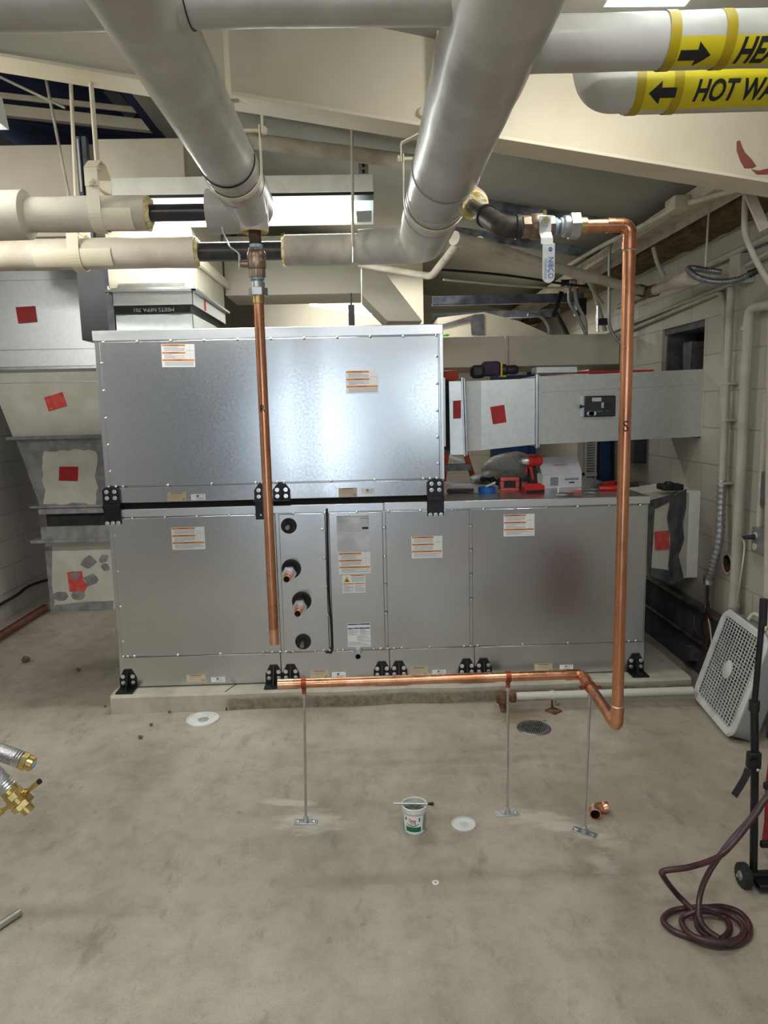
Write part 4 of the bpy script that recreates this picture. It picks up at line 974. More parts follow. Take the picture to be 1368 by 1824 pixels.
# cross main and the marked pipes
yc = 1.385
q = mb('jacket'); insul(q, (-2.6, yc + .03, ZM + .043), (-.377, yc, ZM + .035), .076, seed=2); tag(q.build('cross_main'), 'jacketed cross pipe entering the left main from the upper left corner', 'insulated pipe')
q = mb('jacket'); insul(q, (-.377, yc, ZM + .035), (.268, yc - .0, ZM + .035), .075, seed=3); q.m('ink').lathe([(.0755, -.001), (.078, -.001), (.078, .001), (.0755, .001)], (-.29, yc, ZM + .035), (1, .0, .0), 40, closed=True); tag(q.build('cross_main'), 'jacketed cross pipe between the two mains at the top of the photo', 'insulated pipe')
def marked(name, label, p0, p1, r_, bands, text, tx, arrow, ax_x, z_c, flip, tilt):
    t = thing(name, label, 'insulated pipe', ((p0[0] + p1[0]) / 2, p0[1], ZM)); return t
def on_pipe(c, r_, x, ang, lift=.0012):
    """point on a pipe along x: ang measured from straight towards the camera side (-y), positive up"""
    return V((x, c.y - math.cos(ang) * (r_ + lift), c.z + math.sin(ang) * (r_ + lift)))
def wrap(q, c0, c1, r_, x0, x1, a0, a1, mname, lift=.0012, n=16, m_=6):
    q.m(mname); g = []
    for i in range(m_ + 1):
        x = x0 + (x1 - x0) * i / m_; t_ = (x - c0.x) / (c1.x - c0.x); c = c0.lerp(c1, t_)
        g.append([q.bm.verts.new(on_pipe(c, r_, x, a0 + (a1 - a0) * k / n, lift)) for k in range(n + 1)])
    for a, b_ in zip(g, g[1:]):
        for k in range(n): q.f([a[k], b_[k], b_[k + 1], a[k + 1]])
def wrap_shape(q, c0, c1, r_, pts, tris, x0, mid, size, lift=.002, xs=1.0):
    vs = []
    for (u, v) in pts:
        x = x0 + u * size * xs; t_ = (x - c0.x) / (c1.x - c0.x); c = c0.lerp(c1, t_); vs.append(q.bm.verts.new(on_pipe(c, r_, x, mid + v * size / r_, lift)))
    for f_ in tris: q.f([vs[i] for i in f_])
def text_mesh(st, bold=.03, shear=.22):
    cu = bpy.data.curves.new('t', 'FONT'); cu.body = st; cu.size = 1; cu.align_y = 'CENTER'; cu.offset = bold; cu.shear = shear; cu.resolution_u = 4
    ob = bpy.data.objects.new('t', cu); COL.objects.link(ob); me = ob.to_mesh()
    b = bmesh.new(); b.from_mesh(me); bmesh.ops.triangulate(b, faces=b.faces); 
    for k in range(4):
        es = [e for e in b.edges if e.calc_length() > .14]
        if not es: break
        bmesh.ops.subdivide_edges(b, edges=es, cuts=1); bmesh.ops.triangulate(b, faces=b.faces)
    b.verts.index_update(); pts = [(v_.co.x, v_.co.y) for v_ in b.verts]; tris = [[v_.index for v_ in f_.verts] for f_ in b.faces]; b.free(); ob.to_mesh_clear(); bpy.data.objects.remove(ob); bpy.data.curves.remove(cu)
    return pts, tris
ARR0 = ([(0, .16), (0, -.16), (.55, -.16), (.55, .16), (.55, -.38), (1, 0), (.55, .38)], [(0, 1, 2, 3), (4, 5, 6)])
def sub_shape(P, Fs, mx):
    b = bmesh.new(); vs = [b.verts.new((x, y, 0)) for x, y in P]
    for f_ in Fs: b.faces.new([vs[i] for i in f_])
    bmesh.ops.triangulate(b, faces=b.faces)
    for k in range(4):
        es = [e for e in b.edges if e.calc_length() > mx]
        if not es: break
        bmesh.ops.subdivide_edges(b, edges=es, cuts=1); bmesh.ops.triangulate(b, faces=b.faces)
    b.verts.index_update(); P2 = [(v_.co.x, v_.co.y) for v_ in b.verts]; F2 = [[v_.index for v_ in f_.verts] for f_ in b.faces]; b.free(); return P2, F2
ARR = sub_shape(*ARR0, .14)
# near pipe
c0, c1 = V((.34, 1.555, ZM)), V((1.90, 1.505, ZM)); r1 = .051
mp_ = thing('marked_pipe', 'jacketed pipe with yellow tape and a right-pointing arrow, upper of the two marked pipes', 'insulated pipe', (1.0, 1.53, ZM))
q = mb('jacket'); insul(q, c0, c1, r1, seed=6); q.build('pipe_jacket', None, mp_)
def xat(px, py, c, r_, side=-.0): return U(px, py, Y=c.y - r_ * .8).x
xa_ = U(1205, 80, Y=1.49).x; xb_ = U(1303, 80, Y=1.49).x
for x in (xa_, xb_):
    q = mb(); wrap(q, c0, c1, r1, x - .009, x + .012, -math.pi, math.pi, 'tape_yellow', .0018, 40, 1); q.build('tape_band', None, mp_)
mid = -.88
q = mb(); wrap(q, c0, c1, r1, xa_ - .004, 1.9, mid - .60, mid + .60, 'marker_yellow'); wrap_shape(q.m('ink'), c0, c1, r1, *ARR, xa_ + .016, mid - .04, .062)
pts, tris = text_mesh('HEATING'); 
wrap_shape(q.m('ink'), c0, c1, r1, pts, tris, U(1320, 95, Y=1.49).x, mid, .066, xs=.66); q.build('pipe_marker', None, mp_)
# rear pipe with its elbow
c2, c3 = V((.62, 1.765, ZM)), V((1.90, 1.72, ZM)); r2 = .053
mp2 = thing('marked_pipe', 'jacketed pipe with yellow tape reading hot water, lower of the two marked pipes', 'insulated pipe', (1.2, 1.75, ZM))
xe = U(1125, 150, Y=1.72).x
q = mb('jacket_old'); q.tube([c3, c2.lerp(c3, .5), c2.lerp(c3, (xe - c2.x) / (c3.x - c2.x))], r2, 40); q.build('pipe_jacket', 'jacket', mp2)
pts = bend_path([(xe + .01, 1.757, ZM), (xe - .06, 1.76, ZM), (xe - .075, 1.77, ZM + .085)], .05, 10); q = mb('jacket').tube(pts, r2 - .001, 36); q.build('elbow_jacket', None, mp2)
ya_ = U(1145, 165, Y=1.70).x; yb_ = U(1212, 165, Y=1.70).x
for x in (ya_, yb_):
    q = mb(); wrap(q, c2, c3, r2, x - .010, x + .012, -math.pi, math.pi, 'tape_yellow', .0018, 40, 1); q.build('tape_band', None, mp2)
mid = -.55
q = mb(); wrap(q, c2, c3, r2, ya_ - .004, 1.9, mid - .72, mid + .9, 'marker_yellow')
arl = ([(1 - a, b_) for a, b_ in ARR[0]], [tuple(reversed(f_)) for f_ in ARR[1]]); wrap_shape(q.m('ink'), c2, c3, r2, *arl, U(1161, 158, Y=1.70).x, mid, .062)
pts, tris = text_mesh('HOT WATER'); wrap_shape(q.m('ink'), c2, c3, r2, pts, tris, U(1241, 158, Y=1.70).x, mid, .059, xs=.74); q.build('pipe_marker', None, mp2)

# horizontal pipes, cut open
def cutpipe(name, label, Y, x_l0, x_l1, x_r0, x_r1, ri, rs, jm, jr, seed):
    t = thing(name, label, 'insulated pipe', ((x_l1 + x_r0) / 2, Y, ZM))
    q = mb('black_pipe').cyl((x_l1 - .1, Y, ZM), (x_r0 + .1, Y, ZM), rs, n=40); q.build('bare_pipe', None, t)
    for (a, b_, mname, end) in ((x_l0, x_l1, jm, 1), (x_r0, x_r1, jr, -1)):
        q = mb(mname); n_ = max(3, int(abs(b_ - a) / .05)); pts = [V((a + (b_ - a) * i / n_, Y, ZM)) for i in range(n_ + 1)]; q.tube(pts, ri, 44); q.jitter(.0025, 8, seed); q.build('pipe_jacket', None, t)
        e = b_ if end > 0 else a
        q = mb('fiberglass'); q.lathe([(rs + .001, -.02 * end), (rs + .001, .008 * end), (ri * .8, .014 * end), (ri - .004, .004 * end), (ri - .004, -.02 * end)], (e, Y, ZM), (1, 0, 0), 36); q.jitter(.007, 30, seed + 5); q.build('torn_insulation', None, t)
        q = mb('fiber_tuft'); rt = random.Random(seed)
        for k in range(46):
            a_ = rt.uniform(0, 2 * math.pi) if k % 2 else rt.choice((-1.9, 1.2)) + rt.uniform(-.5, .5); r0 = rt.uniform(rs, ri); p0 = V((e, Y - math.cos(a_) * r0, ZM + math.sin(a_) * r0)); d = V((rt.uniform(0, 1) * end, rt.uniform(-.6, .6), rt.uniform(-.8, .8))) * rt.uniform(.008, .03); q.tube([p0, p0 + d * .6, p0 + d + V((0, 0, -.003))], [.0007, .0006, .0002], 3)
        for k in range(2):
            a_ = -1.7; r0 = (rs + ri) / 2; nv = len(q.bm.verts); q.ball((e + end * .004, Y - math.cos(a_) * r0, ZM + math.sin(a_) * r0 - .008 * k), .009, 8); q.bm.verts.ensure_lookup_table(); q.jitter(.006, 60, k, q.bm.verts[nv:])
        tag(q.build('loose_fibers', None, t), kind='stuff')
    return t
YH = 2.745
up_ = cutpipe('cut_insulated_pipe', 'upper horizontal pipe stripped to bare black for a short length, hung nearer the camera', YH, -2.2, U(264, 385, Y=YH).x, U(384, 385, Y=YH).x, -.44, .0605, .030, 'jacket_old', 'jacket', 11)
q = mb('jacket_old'); xx = U(47, 385, Y=YH).x; q.tube([(-2.3, YH, ZM - .01), (xx, YH, ZM)], .085, 40); q.lathe([(.06, 0), (.085, 0), (.085, .004), (.066, .018)], (xx, YH, ZM), (1, 0, 0), 40); q.build('thick_jacket', None, up_)
q = mb('jacket_old'); xs_ = U(183, 385, Y=YH).x; xe_ = U(243, 385, Y=YH).x
wrap(q, V((-3, YH, ZM)), V((0, YH, ZM)), .0605, xs_, xe_, -1.25, .05, 'cream', .004, 14, 3); q.build('saddle_sleeve', None, up_)
YL = 3.40
lo_ = cutpipe('cut_insulated_pipe', 'lower horizontal pipe stripped to bare black behind the copper drop valve', YL, -2.5, U(350, 455, Y=YL).x, U(508, 443, Y=YL).x, .02, .068, .0415, 'jacket_old', 'jacket_grey', 21)
q = mb(); wrap(q, V((-3, YL, ZM)), V((0, YL, ZM)), .068, U(70, 460, Y=YL).x, U(207, 460, Y=YL).x, -1.0, .12, 'cream', .005, 14, 3); q.build('saddle_sleeve', None, lo_)
# clevis hangers
def clevis(x, y, zc, r_, top, label, axis='x', rod=True, w_=.028, nm_='clevis_hanger', gp='painted clevis hangers on the insulated pipes', off=(0, 0)):
    t = thing(nm_, label, 'hanger', (x, y, zc - r_ - .004), gp)
    A = X_ if axis == 'x' else Y_; B = Y_ if axis == 'x' else -X_; c = V((x, y, zc)); R_ = r_ + .003
    q = mb('cream'); hw = A * (w_ / 2); yh = zc + r_ + .075
    pr = [c + B * R_ + Z_ * (r_ + .04)] + [c + B * R_ * math.cos(a) + Z_ * R_ * math.sin(a) for a in [(-math.pi * k / 16) for k in range(17)]] + [c - B * R_ + Z_ * (r_ + .04)]
    po = [c + B * (R_ + .004) + Z_ * (r_ + .04)] + [c + B * (R_ + .004) * math.cos(a) + Z_ * (R_ + .004) * math.sin(a) for a in [(-math.pi * k / 16) for k in range(17)]] + [c - B * (R_ + .004) + Z_ * (r_ + .04)]
    for i in range(len(pr) - 1): q.prism([pr[i] - hw, pr[i + 1] - hw, po[i + 1] - hw, po[i] - hw], hw * 2)
    q.build('strap', None, t)
    q = mb('cream'); a = c + B * (R_ + .008) + Z_ * (r_ + .015); b_ = c + B * (R_ + .008) + Z_ * (r_ + .075); c_ = c + B * (R_ * .35) + Z_ * (r_ + .112); d_ = c - B * (R_ * .35) + Z_ * (r_ + .112); e_ = c - B * (R_ + .008) + Z_ * (r_ + .075); f_ = c - B * (R_ + .008) + Z_ * (r_ + .015)
    L = [a, b_, c_, d_, e_, f_]
    for p, r2_ in zip(L, L[1:]):
        d = (r2_ - p).normalized(); nn = d.cross(A); q.prism([p - hw, r2_ - hw, r2_ - hw + nn * .004, p - hw + nn * .004], hw * 2)
    q.build('yoke', None, t)
    q = mb('cream'); zz = Z_ * (r_ + .027); q.cyl(c + B * (R_ + .025) + zz, c - B * (R_ + .025) + zz, .006, n=10)
    for s in (-1, 1): q.cyl(c + B * s * (R_ + .012) + zz, c + B * s * (R_ + .021) + zz, .013, n=6)
    q.build('cross_bolt', None, t)
    if rod:
        q = mb('cream'); p0 = c + Z_ * (r_ + .075); q.cyl(p0, V((x + off[0], y + off[1], top)), .0085, n=12); q.cyl(c + Z_ * (r_ + .09), c + Z_ * (r_ + .105), .015, n=6); q.build('rod', None, t)
    return t
pA = U(140, 430, Y=YL); clevis(pA.x, YL, ZM, .069, 3.2, 'cream clevis hanger round the lower left horizontal pipe', 'x', w_=.05, off=(.03, 0))
pB = U(190, 385, Y=YH); clevis(pB.x - .02, YH, ZM, .0605, 3.2, 'cream clevis hanger round the upper left horizontal pipe', 'x', w_=.045)
clevis(-.377, 2.285, ZM, rl + .003, 2.9, 'cream clevis hanger round the left fat main', 'y')
clevis(.270, 2.62, ZM, rr_m + .003, 2.6, 'cream clevis hanger round the right fat main', 'y', rod=False)
q = mb('cream_dusty').cyl(U(626.6, 190, Y=3.26), U(629, 440, Y=3.26), .0065, n=10); q.m('zinc').cyl(U(629, 440, Y=3.26), U(629, 468, Y=3.26), .0055, n=10); tag(q.build('hanger_rod'), 'thin cream rod hanging in front of the lower horizontal pipe', 'rod')

# ================================================================ left copper drop
YC, XC = 2.53, -.351; RC = .0176
def uzc(py, px=458): return U(px, py, Y=YC).z
ld_ = thing('copper_drop', 'straight copper pipe hanging open-ended below the left valve', 'copper pipe', (XC, YC, .705))
q = mb('copper').pipe([(XC, YC, uzc(535)), (XC, YC, 1.4), (XC, YC, .72), (XC, YC, .703)], RC, RC - .0016, 28); q.m('copper_clean'); q.pipe([(XC, YC, .76), (XC, YC, .7025)], RC + .0001, RC - .0017, 28); q.build('tube', 'copper', ld_)
p = U(470, 728, Y=YC - RC); q = mb('ink').text('R', .034, (XC - .002, YC - RC - .0006, p.z), X_, Z_, .0002); q.build('marker_letter', None, ld_)
q = mb('brass').cyl((XC, YC, uzc(541)), (XC, YC, uzc(525)), .0205, n=28); q.m('zinc').cyl((XC, YC, uzc(527)), (XC, YC, uzc(513)), .033, n=6); q.m('white_dirty'); 
q.m('zinc').cyl((XC, YC, uzc(513)), (XC, YC, uzc(502)), .0245, n=12); q.m('bronze').cyl((XC, YC, uzc(502)), (XC, YC, uzc(495)), .0195, n=20); q.build('union', None, ld_, bevel=.001)
vl = thing('ball_valve', 'bronze ball valve with a white lever above the left copper pipe', 'valve', (XC, YC, uzc(497)))
q = mb('bronze').cyl((XC, YC, uzc(495)), (XC, YC, uzc(480)), .0285, n=8); q.lathe([(.028, uzc(480)), (.031, uzc(478)), (.032, uzc(466)), (.030, uzc(462)), (.032, uzc(458)), (.030, uzc(450)), (.027, uzc(447))], (XC, YC, 0), (0, 0, 1), 28)
q.cyl((XC, YC, uzc(449)), (XC, YC, uzc(442)), .0275, n=8); q.build('body', None, vl, bevel=.0015)
zc = uzc(470); q = mb('bronze').cyl((XC - .025, YC - .002, zc), (XC - .05, YC - .004, zc), .012, n=12); q.cyl((XC - .05, YC - .004, zc), (XC - .066, YC - .006, zc), .008, n=10); q.build('stem', None, vl)
xh = XC - .058; q = mb('white_paint'); q.obox((xh, YC, zc + .006), (.003, .028, .05)); 
hp = [(xh, zc + .030), (xh - .010, zc + .040), (xh - .034, zc + .058), (xh - .050, zc + .10), (xh - .053, zc + .118)]
for a, b_ in zip(hp, hp[1:]): q.prism([(a[0], YC - .014, a[1]), (b_[0], YC - .014, b_[1]), (b_[0] + .004, YC - .014, b_[1] + .001), (a[0] + .004, YC - .014, a[1] + .001)], (0, .028, 0))
q.m('zinc').cyl((xh - .006, YC - .004, zc - .004), (xh + .004, YC - .004, zc - .004), .010, n=6); q.build('lever', None, vl, bevel=.001)
q = mb('rusty_nipple').cyl((XC - .001, YC, uzc(446)), (XC - .003, YC, zt_ + .03), .021, n=26); q.m('dope_blue').cyl((XC, YC, uzc(443)), (XC, YC, uzc(436)), .0225, n=24); tag(q.build('threaded_nipple', 'rusty_nipple'), 'dark steel nipple with blue thread paste above the left valve', 'pipe fitting')
q = mb('dope_blue').cyl((XC, YC, uzc(499)), (XC, YC, uzc(494)), .0235, n=20); q.build('thread_paste', None, vl)

# ================================================================ right branch, valve and riser
YR_, XRs = 2.065, .7555; ZP = U(1085, 402, Y=YR_).z
zl = .56
X3 = U(840, 362, Y=2.42)
br = thing('iron_branch', 'black iron branch with an elbow leaving the right main', 'iron pipe', (X3.x, X3.y, ZP))
xel = U(890, 400, Y=2.1).x
q = mb('black_pipe').cyl((.345, 2.50, 2.235), (U(872, 388, Y=2.16).x, 2.16, U(872, 388, Y=2.16).z), .021, n=26); q.build('pipe_stub', None, br)
path = bend_path([(U(866, 385, Y=2.17).x, 2.17, U(866, 385, Y=2.17).z), (xel, YR_ + .0, ZP), (xel + .045, YR_, ZP)], .03, 8); q = mb('black_iron').tube(path, .029, 26); q.lathe([(.029, -.006), (.033, -.006), (.033, .006), (.029, .006)], path[-1], (1, 0, 0), 26, closed=True); d = (path[1] - path[0]); q.lathe([(.029, -.006), (.033, -.006), (.033, .006), (.029, .006)], path[0], d, 26, closed=True); q.build('elbow', None, br)
q = mb('fiberglass'); e = V((U(846, 366, Y=2.36).x, 2.36, U(846, 366, Y=2.36).z)); dd_ = (V((xel, YR_, ZP)) - V((.345, 2.5, 2.235))).normalized(); q.tube([e - dd_ * .06, e - dd_ * .01, e], [.046, .045, .040], 26); q.jitter(.005, 25); q.build('torn_insulation', None, br)
q = mb('jacket'); q.tube([e - dd_ * .13, e - dd_ * .02], [.052, .049], 26); q.build('branch_jacket', None, br)
def xp(px): return U(px, 400, Y=YR_).x
q = mb('rusty_nipple').cyl((xp(898), YR_, ZP), (xp(934), YR_, ZP), .0215, n=26); q.m('dope_blue').cyl((xp(922), YR_, ZP), (xp(930), YR_, ZP), .0235, n=22); q.build('nipple', 'rusty_nipple', br)
v2_ = thing('ball_valve', 'bronze ball valve with a long hanging lever beside the right main', 'valve', (xp(957), YR_, ZP - .05))
q = mb('bronze').cyl((xp(929), YR_, ZP), (xp(944), YR_, ZP), .031, n=8); q.lathe([(.029, xp(943)), (.034, xp(947)), (.035, xp(955)), (.035, xp(968)), (.030, xp(973))], (0, YR_, ZP), (1, 0, 0), 28); q.cyl((xp(973), YR_, ZP), (xp(986), YR_, ZP), .031, n=8); q.build('body', None, v2_, bevel=.0015)
xs2 = xp(963); q = mb('bronze').cyl((xs2, YR_ - .03, ZP + .002), (xs2, YR_ - .052, ZP + .002), .012, n=14); q.m('zinc').cyl((xs2, YR_ - .050, ZP + .002), (xs2, YR_ - .058, ZP + .002), .013, n=6); q.m('brass').cyl((xs2, YR_ - .057, ZP + .002), (xs2, YR_ - .064, ZP + .002), .007, n=12); q.obox((xs2, YR_ - .045, ZP + .026), (.008, .006, .012)); q.build('stem', None, v2_)
q = mb('white_paint'); wv = .0165; y0 = YR_ - .053
prof = [(y0, ZP + .016), (y0, ZP - .026), (y0 - .018, ZP - .045), (y0 - .020, ZP - .062)]
for a, b_ in zip(prof, prof[1:]): q.prism([(xs2 - wv, a[0], a[1]), (xs2 + wv, a[0], a[1]), (xs2 + wv, b_[0], b_[1]), (xs2 - wv, b_[0], b_[1])], (0, .003, 0))
zbt = U(968, 504, Y=y0 - .02).z; xq = xs2 + .005
pts = [(xq - wv, y0 - .02, ZP - .060), (xq - wv, y0 - .02, zbt + .016)] + [(xq + wv * math.cos(a), y0 - .02, zbt + .016 + wv * math.sin(a)) for a in [math.pi + math.pi * k / 10 for k in range(1, 10)]] + [(xq + wv, y0 - .02, zbt + .016), (xq + wv, y0 - .02, ZP - .060)]
q.prism(pts, (0, .004, 0)); lv = q.build('lever', None, v2_, bevel=.0008)
q = mb('nibco_blue'); yl = y0 - .0206; zmid = (ZP - .06 + zbt) / 2
q.text('NIBCO', .0215, (xq + .0055, yl, zmid - .012), -Z_, X_, .0002, fit=.055); q.cyl((xq + .0045, yl, zmid + .036), (xq + .0045, yl - .0004, zmid + .036), .0055, n=20); q.m('nibco_pale').text('HydraPure', .014, (xq - .0075, yl, zmid - .014), -Z_, X_, .0002, fit=.052)
q.m('white_paint').text('E', .008, (xq + .0045, yl - .0004, zmid + .036), -Z_, X_, .0003); q.build('lever_print', None, lv)
q = mb('copper'); q.m('dope_blue').cyl((xp(986), YR_, ZP), (xp(992), YR_, ZP), .0235, n=22); q.m('bronze').cyl((xp(991), YR_, ZP), (xp(1000), YR_, ZP), .020, n=20); q.m('dope_blue').cyl((xp(997), YR_, ZP), (xp(1002), YR_, ZP), .0235, n=22)
q.m('zinc').lathe([(.024, xp(1001)), (.029, xp(1004)), (.029, xp(1014)), (.026, xp(1018))], (0, YR_, ZP), (1, 0, 0), 26); q.cyl((xp(1014), YR_, ZP), (xp(1031), YR_, ZP), .0365, n=6); q.m('brass').cyl((xp(1031), YR_, ZP), (xp(1044), YR_, ZP), .0235, n=26)
tag(q.build('pipe_union', 'zinc', bevel=.001), 'zinc union with blue thread paste and a brass end right of the valve', 'pipe fitting')
# riser with floor run
rs_ = thing('copper_riser', 'copper pipe rising from floor level up to the right valve', 'copper pipe', (XRs, YR_, .54))
re = .04
q = mb('copper').cyl((xp(1043), YR_, ZP), (XRs - re, YR_, ZP), RC, n=28); q.build('tube', None, rs_)
q = mb('copper').cyl((XRs, YR_, ZP - re), (XRs, YR_, zl + re), RC, n=28); q.build('tube', None, rs_)
YB_ = 2.50; XB_ = U(1040, 1203, Z=zl).x - .005; XL_ = U(495, 1215, Y=YB_).x
dv = V((XB_ - XRs, YB_ - YR_, 0)); 
q = mb('copper').cyl(V((XRs, YR_, zl)) + dv * .06, V((XB_, YB_, zl)) - dv * .06, RC, n=28); q.build('tube', None, rs_)
q = mb('copper').pipe([(XB_ - .03, YB_, zl), (0, YB_, zl), (XL_ + .04, YB_, zl), (XL_, YB_, zl)], RC, RC - .0016, 28); q.m('copper_clean').pipe([(XL_ + .055, YB_, zl), (XL_ - .0004, YB_, zl)], RC + .0002, RC - .0017, 28); q.build('tube', 'copper', rs_)
def elbow(pts, rb, nm_='elbow'):
    pp_ = bend_path(pts, rb, 12); L = len(pp_); q = mb('copper').tube(pp_, RC + .0016, 28)
    for a, b_ in ((0, 1), (-1, -2)): q.lathe([(RC, -.010), (RC + .0030, -.010), (RC + .0030, .010), (RC, .010)], pp_[a], pp_[b_] - pp_[a], 28, closed=True)
    q.build(nm_, None, rs_)
elbow([(XRs - .055, YR_, ZP), (XRs, YR_, ZP), (XRs, YR_, ZP - .055)], .038)
dn = dv.normalized()
elbow([(XRs, YR_, zl + .055), (XRs, YR_, zl), V((XRs, YR_, zl)) + dn * .055], .038)
elbow([V((XB_, YB_, zl)) - dn * .05, (XB_, YB_, zl), (XB_ - .05, YB_, zl)], .030)
for c, ax in (((XRs, YR_, ZP - .066), Z_), ((XRs, YR_, zl + .066), Z_)):
    q = mb('solder').lathe([(RC, -.003), (RC + .0016, 0), (RC, .003)], c, ax, 28, closed=True); q.build('solder_ring', None, rs_)
q = mb('ink').text('S', .044, (XRs - .003, YR_ - RC - .0006, U(1112, 760, Y=YR_).z), X_, Z_, .0002); q.build('marker_letter', None, rs_)
# rod supports
def support(px, py, xt, yt, ztop, label, strap, ang=0):
    b = U(px, py, Z=0); t = thing('rod_support', label, 'pipe support', (b.x, b.y, 0), None)
    ax = V((math.cos(ang), math.sin(ang), 0)); ay = V((-math.sin(ang), math.cos(ang), 0))
    q = mb('zinc').obox((b.x, b.y, .0025), (.088, .034, .005), (ax, ay, Z_)); q.cyl((b.x, b.y, .005), (b.x, b.y, .014), .011, n=6); q.cyl((b.x, b.y, .014), (b.x, b.y, .026), .009, n=14); q.build('floor_plate', None, t, bevel=.001)
    for s in (-1, 1):
        c = V((b.x, b.y, .005)) + ax * s * .031; q = mb('screw_zinc').lathe([(.0075, 0), (.0075, .002), (.004, .005)], c, (0, 0, 1), 12); q.build('anchor_screw', None, t)
    p0, p1 = V((b.x, b.y, .01)), V((xt, yt, ztop)); n_ = int((p1 - p0).length / .004); q = mb('zinc'); q.tube([p0.lerp(p1, i / n_) for i in range(n_ + 1)], [.0046 + (.0005 if i % 2 else 0) for i in range(n_ + 1)], 8)
    for s in (p1,): q.cyl(s - (p1 - p0).normalized() * .014, s - (p1 - p0).normalized() * .006, .0095, n=6)
    q.build('threaded_rod', None, t); q = mb('zinc').cyl(p1 - (p1 - p0).normalized() * .006, p1, .0085, n=10); q.build('coupling', None, t)
    c = V((strap[0], strap[1], zl)); ax2 = strap[2]; q = mb('copper_strap'); sd_ = Z_.cross(ax2).normalized()
    q.lathe([(RC + .0005, -.009), (RC + .0035, -.009), (RC + .0035, .009), (RC + .0005, .009)], c, ax2, 28, closed=True)
    if len(strap) > 3:
        q.obox(c + sd_ * .03, (.014, .018, .004), (ax2, sd_, Z_)); q.obox(c - sd_ * .03, (.014, .018, .004), (ax2, sd_, Z_)); q.cyl(c + sd_ * .032 - Z_ * .006, c + sd_ * .032 + Z_ * .006, .004, n=8)
    else: q.bar(c - Z_ * (RC + .002), p1, .016, .004, Y_)
    q.build('pipe_strap', None, t)
b = U(545, 1465, Z=0); x_ = U(541, 1215, Y=YB_).x; support(545, 1465, x_, YB_, zl - RC - .022, 'threaded rod support under the open left end of the copper run', (x_, YB_, X_), R(-4))
x_ = U(905, 1210, Y=YB_).x; support(904, 1450, x_, YB_, zl - RC - .022, 'threaded rod support in the middle, beside the white bucket lid', (x_, YB_, X_), R(2))
tt = .28; c = V((XB_, YB_, zl)) - dv * tt; support(1041, 1484, c.x, c.y, zl - RC - .004, 'leaning threaded rod support nearest the loose copper elbow', (c.x, c.y, dn, 1), R(-38))
# ================================================================ right wall services
XW = XR
def wp(px, py, off=.03): return U(px, py, X=XW - off)
def walltube(name, label, cat, pts, r_, mname, off=.03, bend=.05, smooth=False, extra=None, n=14):
    P = [wp(*p, off) if len(p) == 2 else wp(p[0], p[1], p[2]) for p in pts]; P = smooth_path(P, 6) if smooth else bend_path(P, bend)
    q = mb(mname).tube(P, r_, n)
    if extra: extra(q)
    return tag(q.build(name), label, cat)
walltube('wall_conduit', 'upper of the long painted conduits climbing along the right wall', 'conduit', [(1100, 547), (1400, 408)], .018, 'conduit_painted')
walltube('wall_conduit', 'painted conduit sloping just above the bent conduit on the right wall', 'conduit', [(1085, 592), (1302, 506)], .012, 'conduit_painted', .02)
walltube('wall_conduit', 'painted conduit that bends down beside the tall wall conduit', 'conduit', [(1085, 604), (1291, 516), (1284, 880)], .013, 'conduit_painted', .018, .10)
q = mb('conduit_painted'); p0 = wp(1302, 512, .045); p1 = wp(1286, 862, .045); q.cyl(p0, p1, .019, n=18)
for py in (680, 745, 860): c = p0.lerp(p1, (py - 512) / 350); q.cyl(c - Z_ * .008, c + Z_ * .008, .023, n=16); q.obox(c + V((.02, 0, 0)), (.05, .07, .012))
tag(q.build('wall_conduit', bevel=.001), 'tall painted conduit running down to the ribbed flexible sleeve', 'conduit')
q = mb('conduit_painted'); c = wp(1318, 480, .05); q.box(c.x - .03, XW, c.y - .05, c.y + .05, c.z - .07, c.z + .07); q.cyl(c, wp(1385, 440, .04), .011, n=10); tag(q.build('wall_box', bevel=.004), 'painted box at the head of the tall wall conduit', 'box')
fl = thing('flexible_conduit', 'ribbed grey flexible sleeve spilling brown and black wires above the fan', 'conduit', (XW - .05, 3.75, .6))
pts = smooth_path([p1 + Z_ * .02, wp(1284, 905, .05), wp(1281, 960, .06), wp(1270, 1005, .07), wp(1261, 1034, .07)], 22); q = mb('conduit_grey'); q.tube(pts, [.020 + (.003 if (i // 2) % 2 else 0) for i in range(len(pts))], 14); q.build('sleeve', None, fl)
q = mb('zinc').cyl(pts[-1] + Z_ * .03, pts[-1] - Z_ * .02, .024, n=14); q.build('end_fitting', None, fl)
e = pts[-1]
def W(px, py, off): return wp(px, py, off)
for mname, pl in (('wire_brown', [(1258, 1050), (1259, 1085), (1275, 1092), (1292, 1110), (1296, 1130)]), ('wire_brown', [(1259, 1050), (1257, 1085), (1240, 1092), (1236, 1115), (1246, 1132), (1260, 1128), (1262, 1095)]),
                  ('wire_brown', [(1260, 1050), (1262, 1088), (1281, 1098), (1288, 1122)]), ('wire_black', [(1261, 1050), (1258, 1090), (1250, 1110), (1254, 1130), (1263, 1140)]), ('wire_white', [(1260, 1052), (1257, 1086), (1264, 1112), (1268, 1150)]),
                  ('wire_black', [(1259, 1050), (1264, 1090), (1264, 1130), (1262, 1165)]), ('wire_brown', [(1262, 1052), (1260, 1095), (1262, 1125), (1258, 1150), (1257, 1180)])):
    rw = random.Random(len(pl) + pl[1][0]); q = mb(mname).tube(smooth_path([e] + [W(x, y, .045 + rw.uniform(0, .03)) for x, y in pl], 6), .0035, 7); q.build('wire', None, fl)
q = mb('mastic_dark').box(XW - .09, XW - .036, 3.86, 3.93, .08, .15); q.build('wire_splice', None, fl)
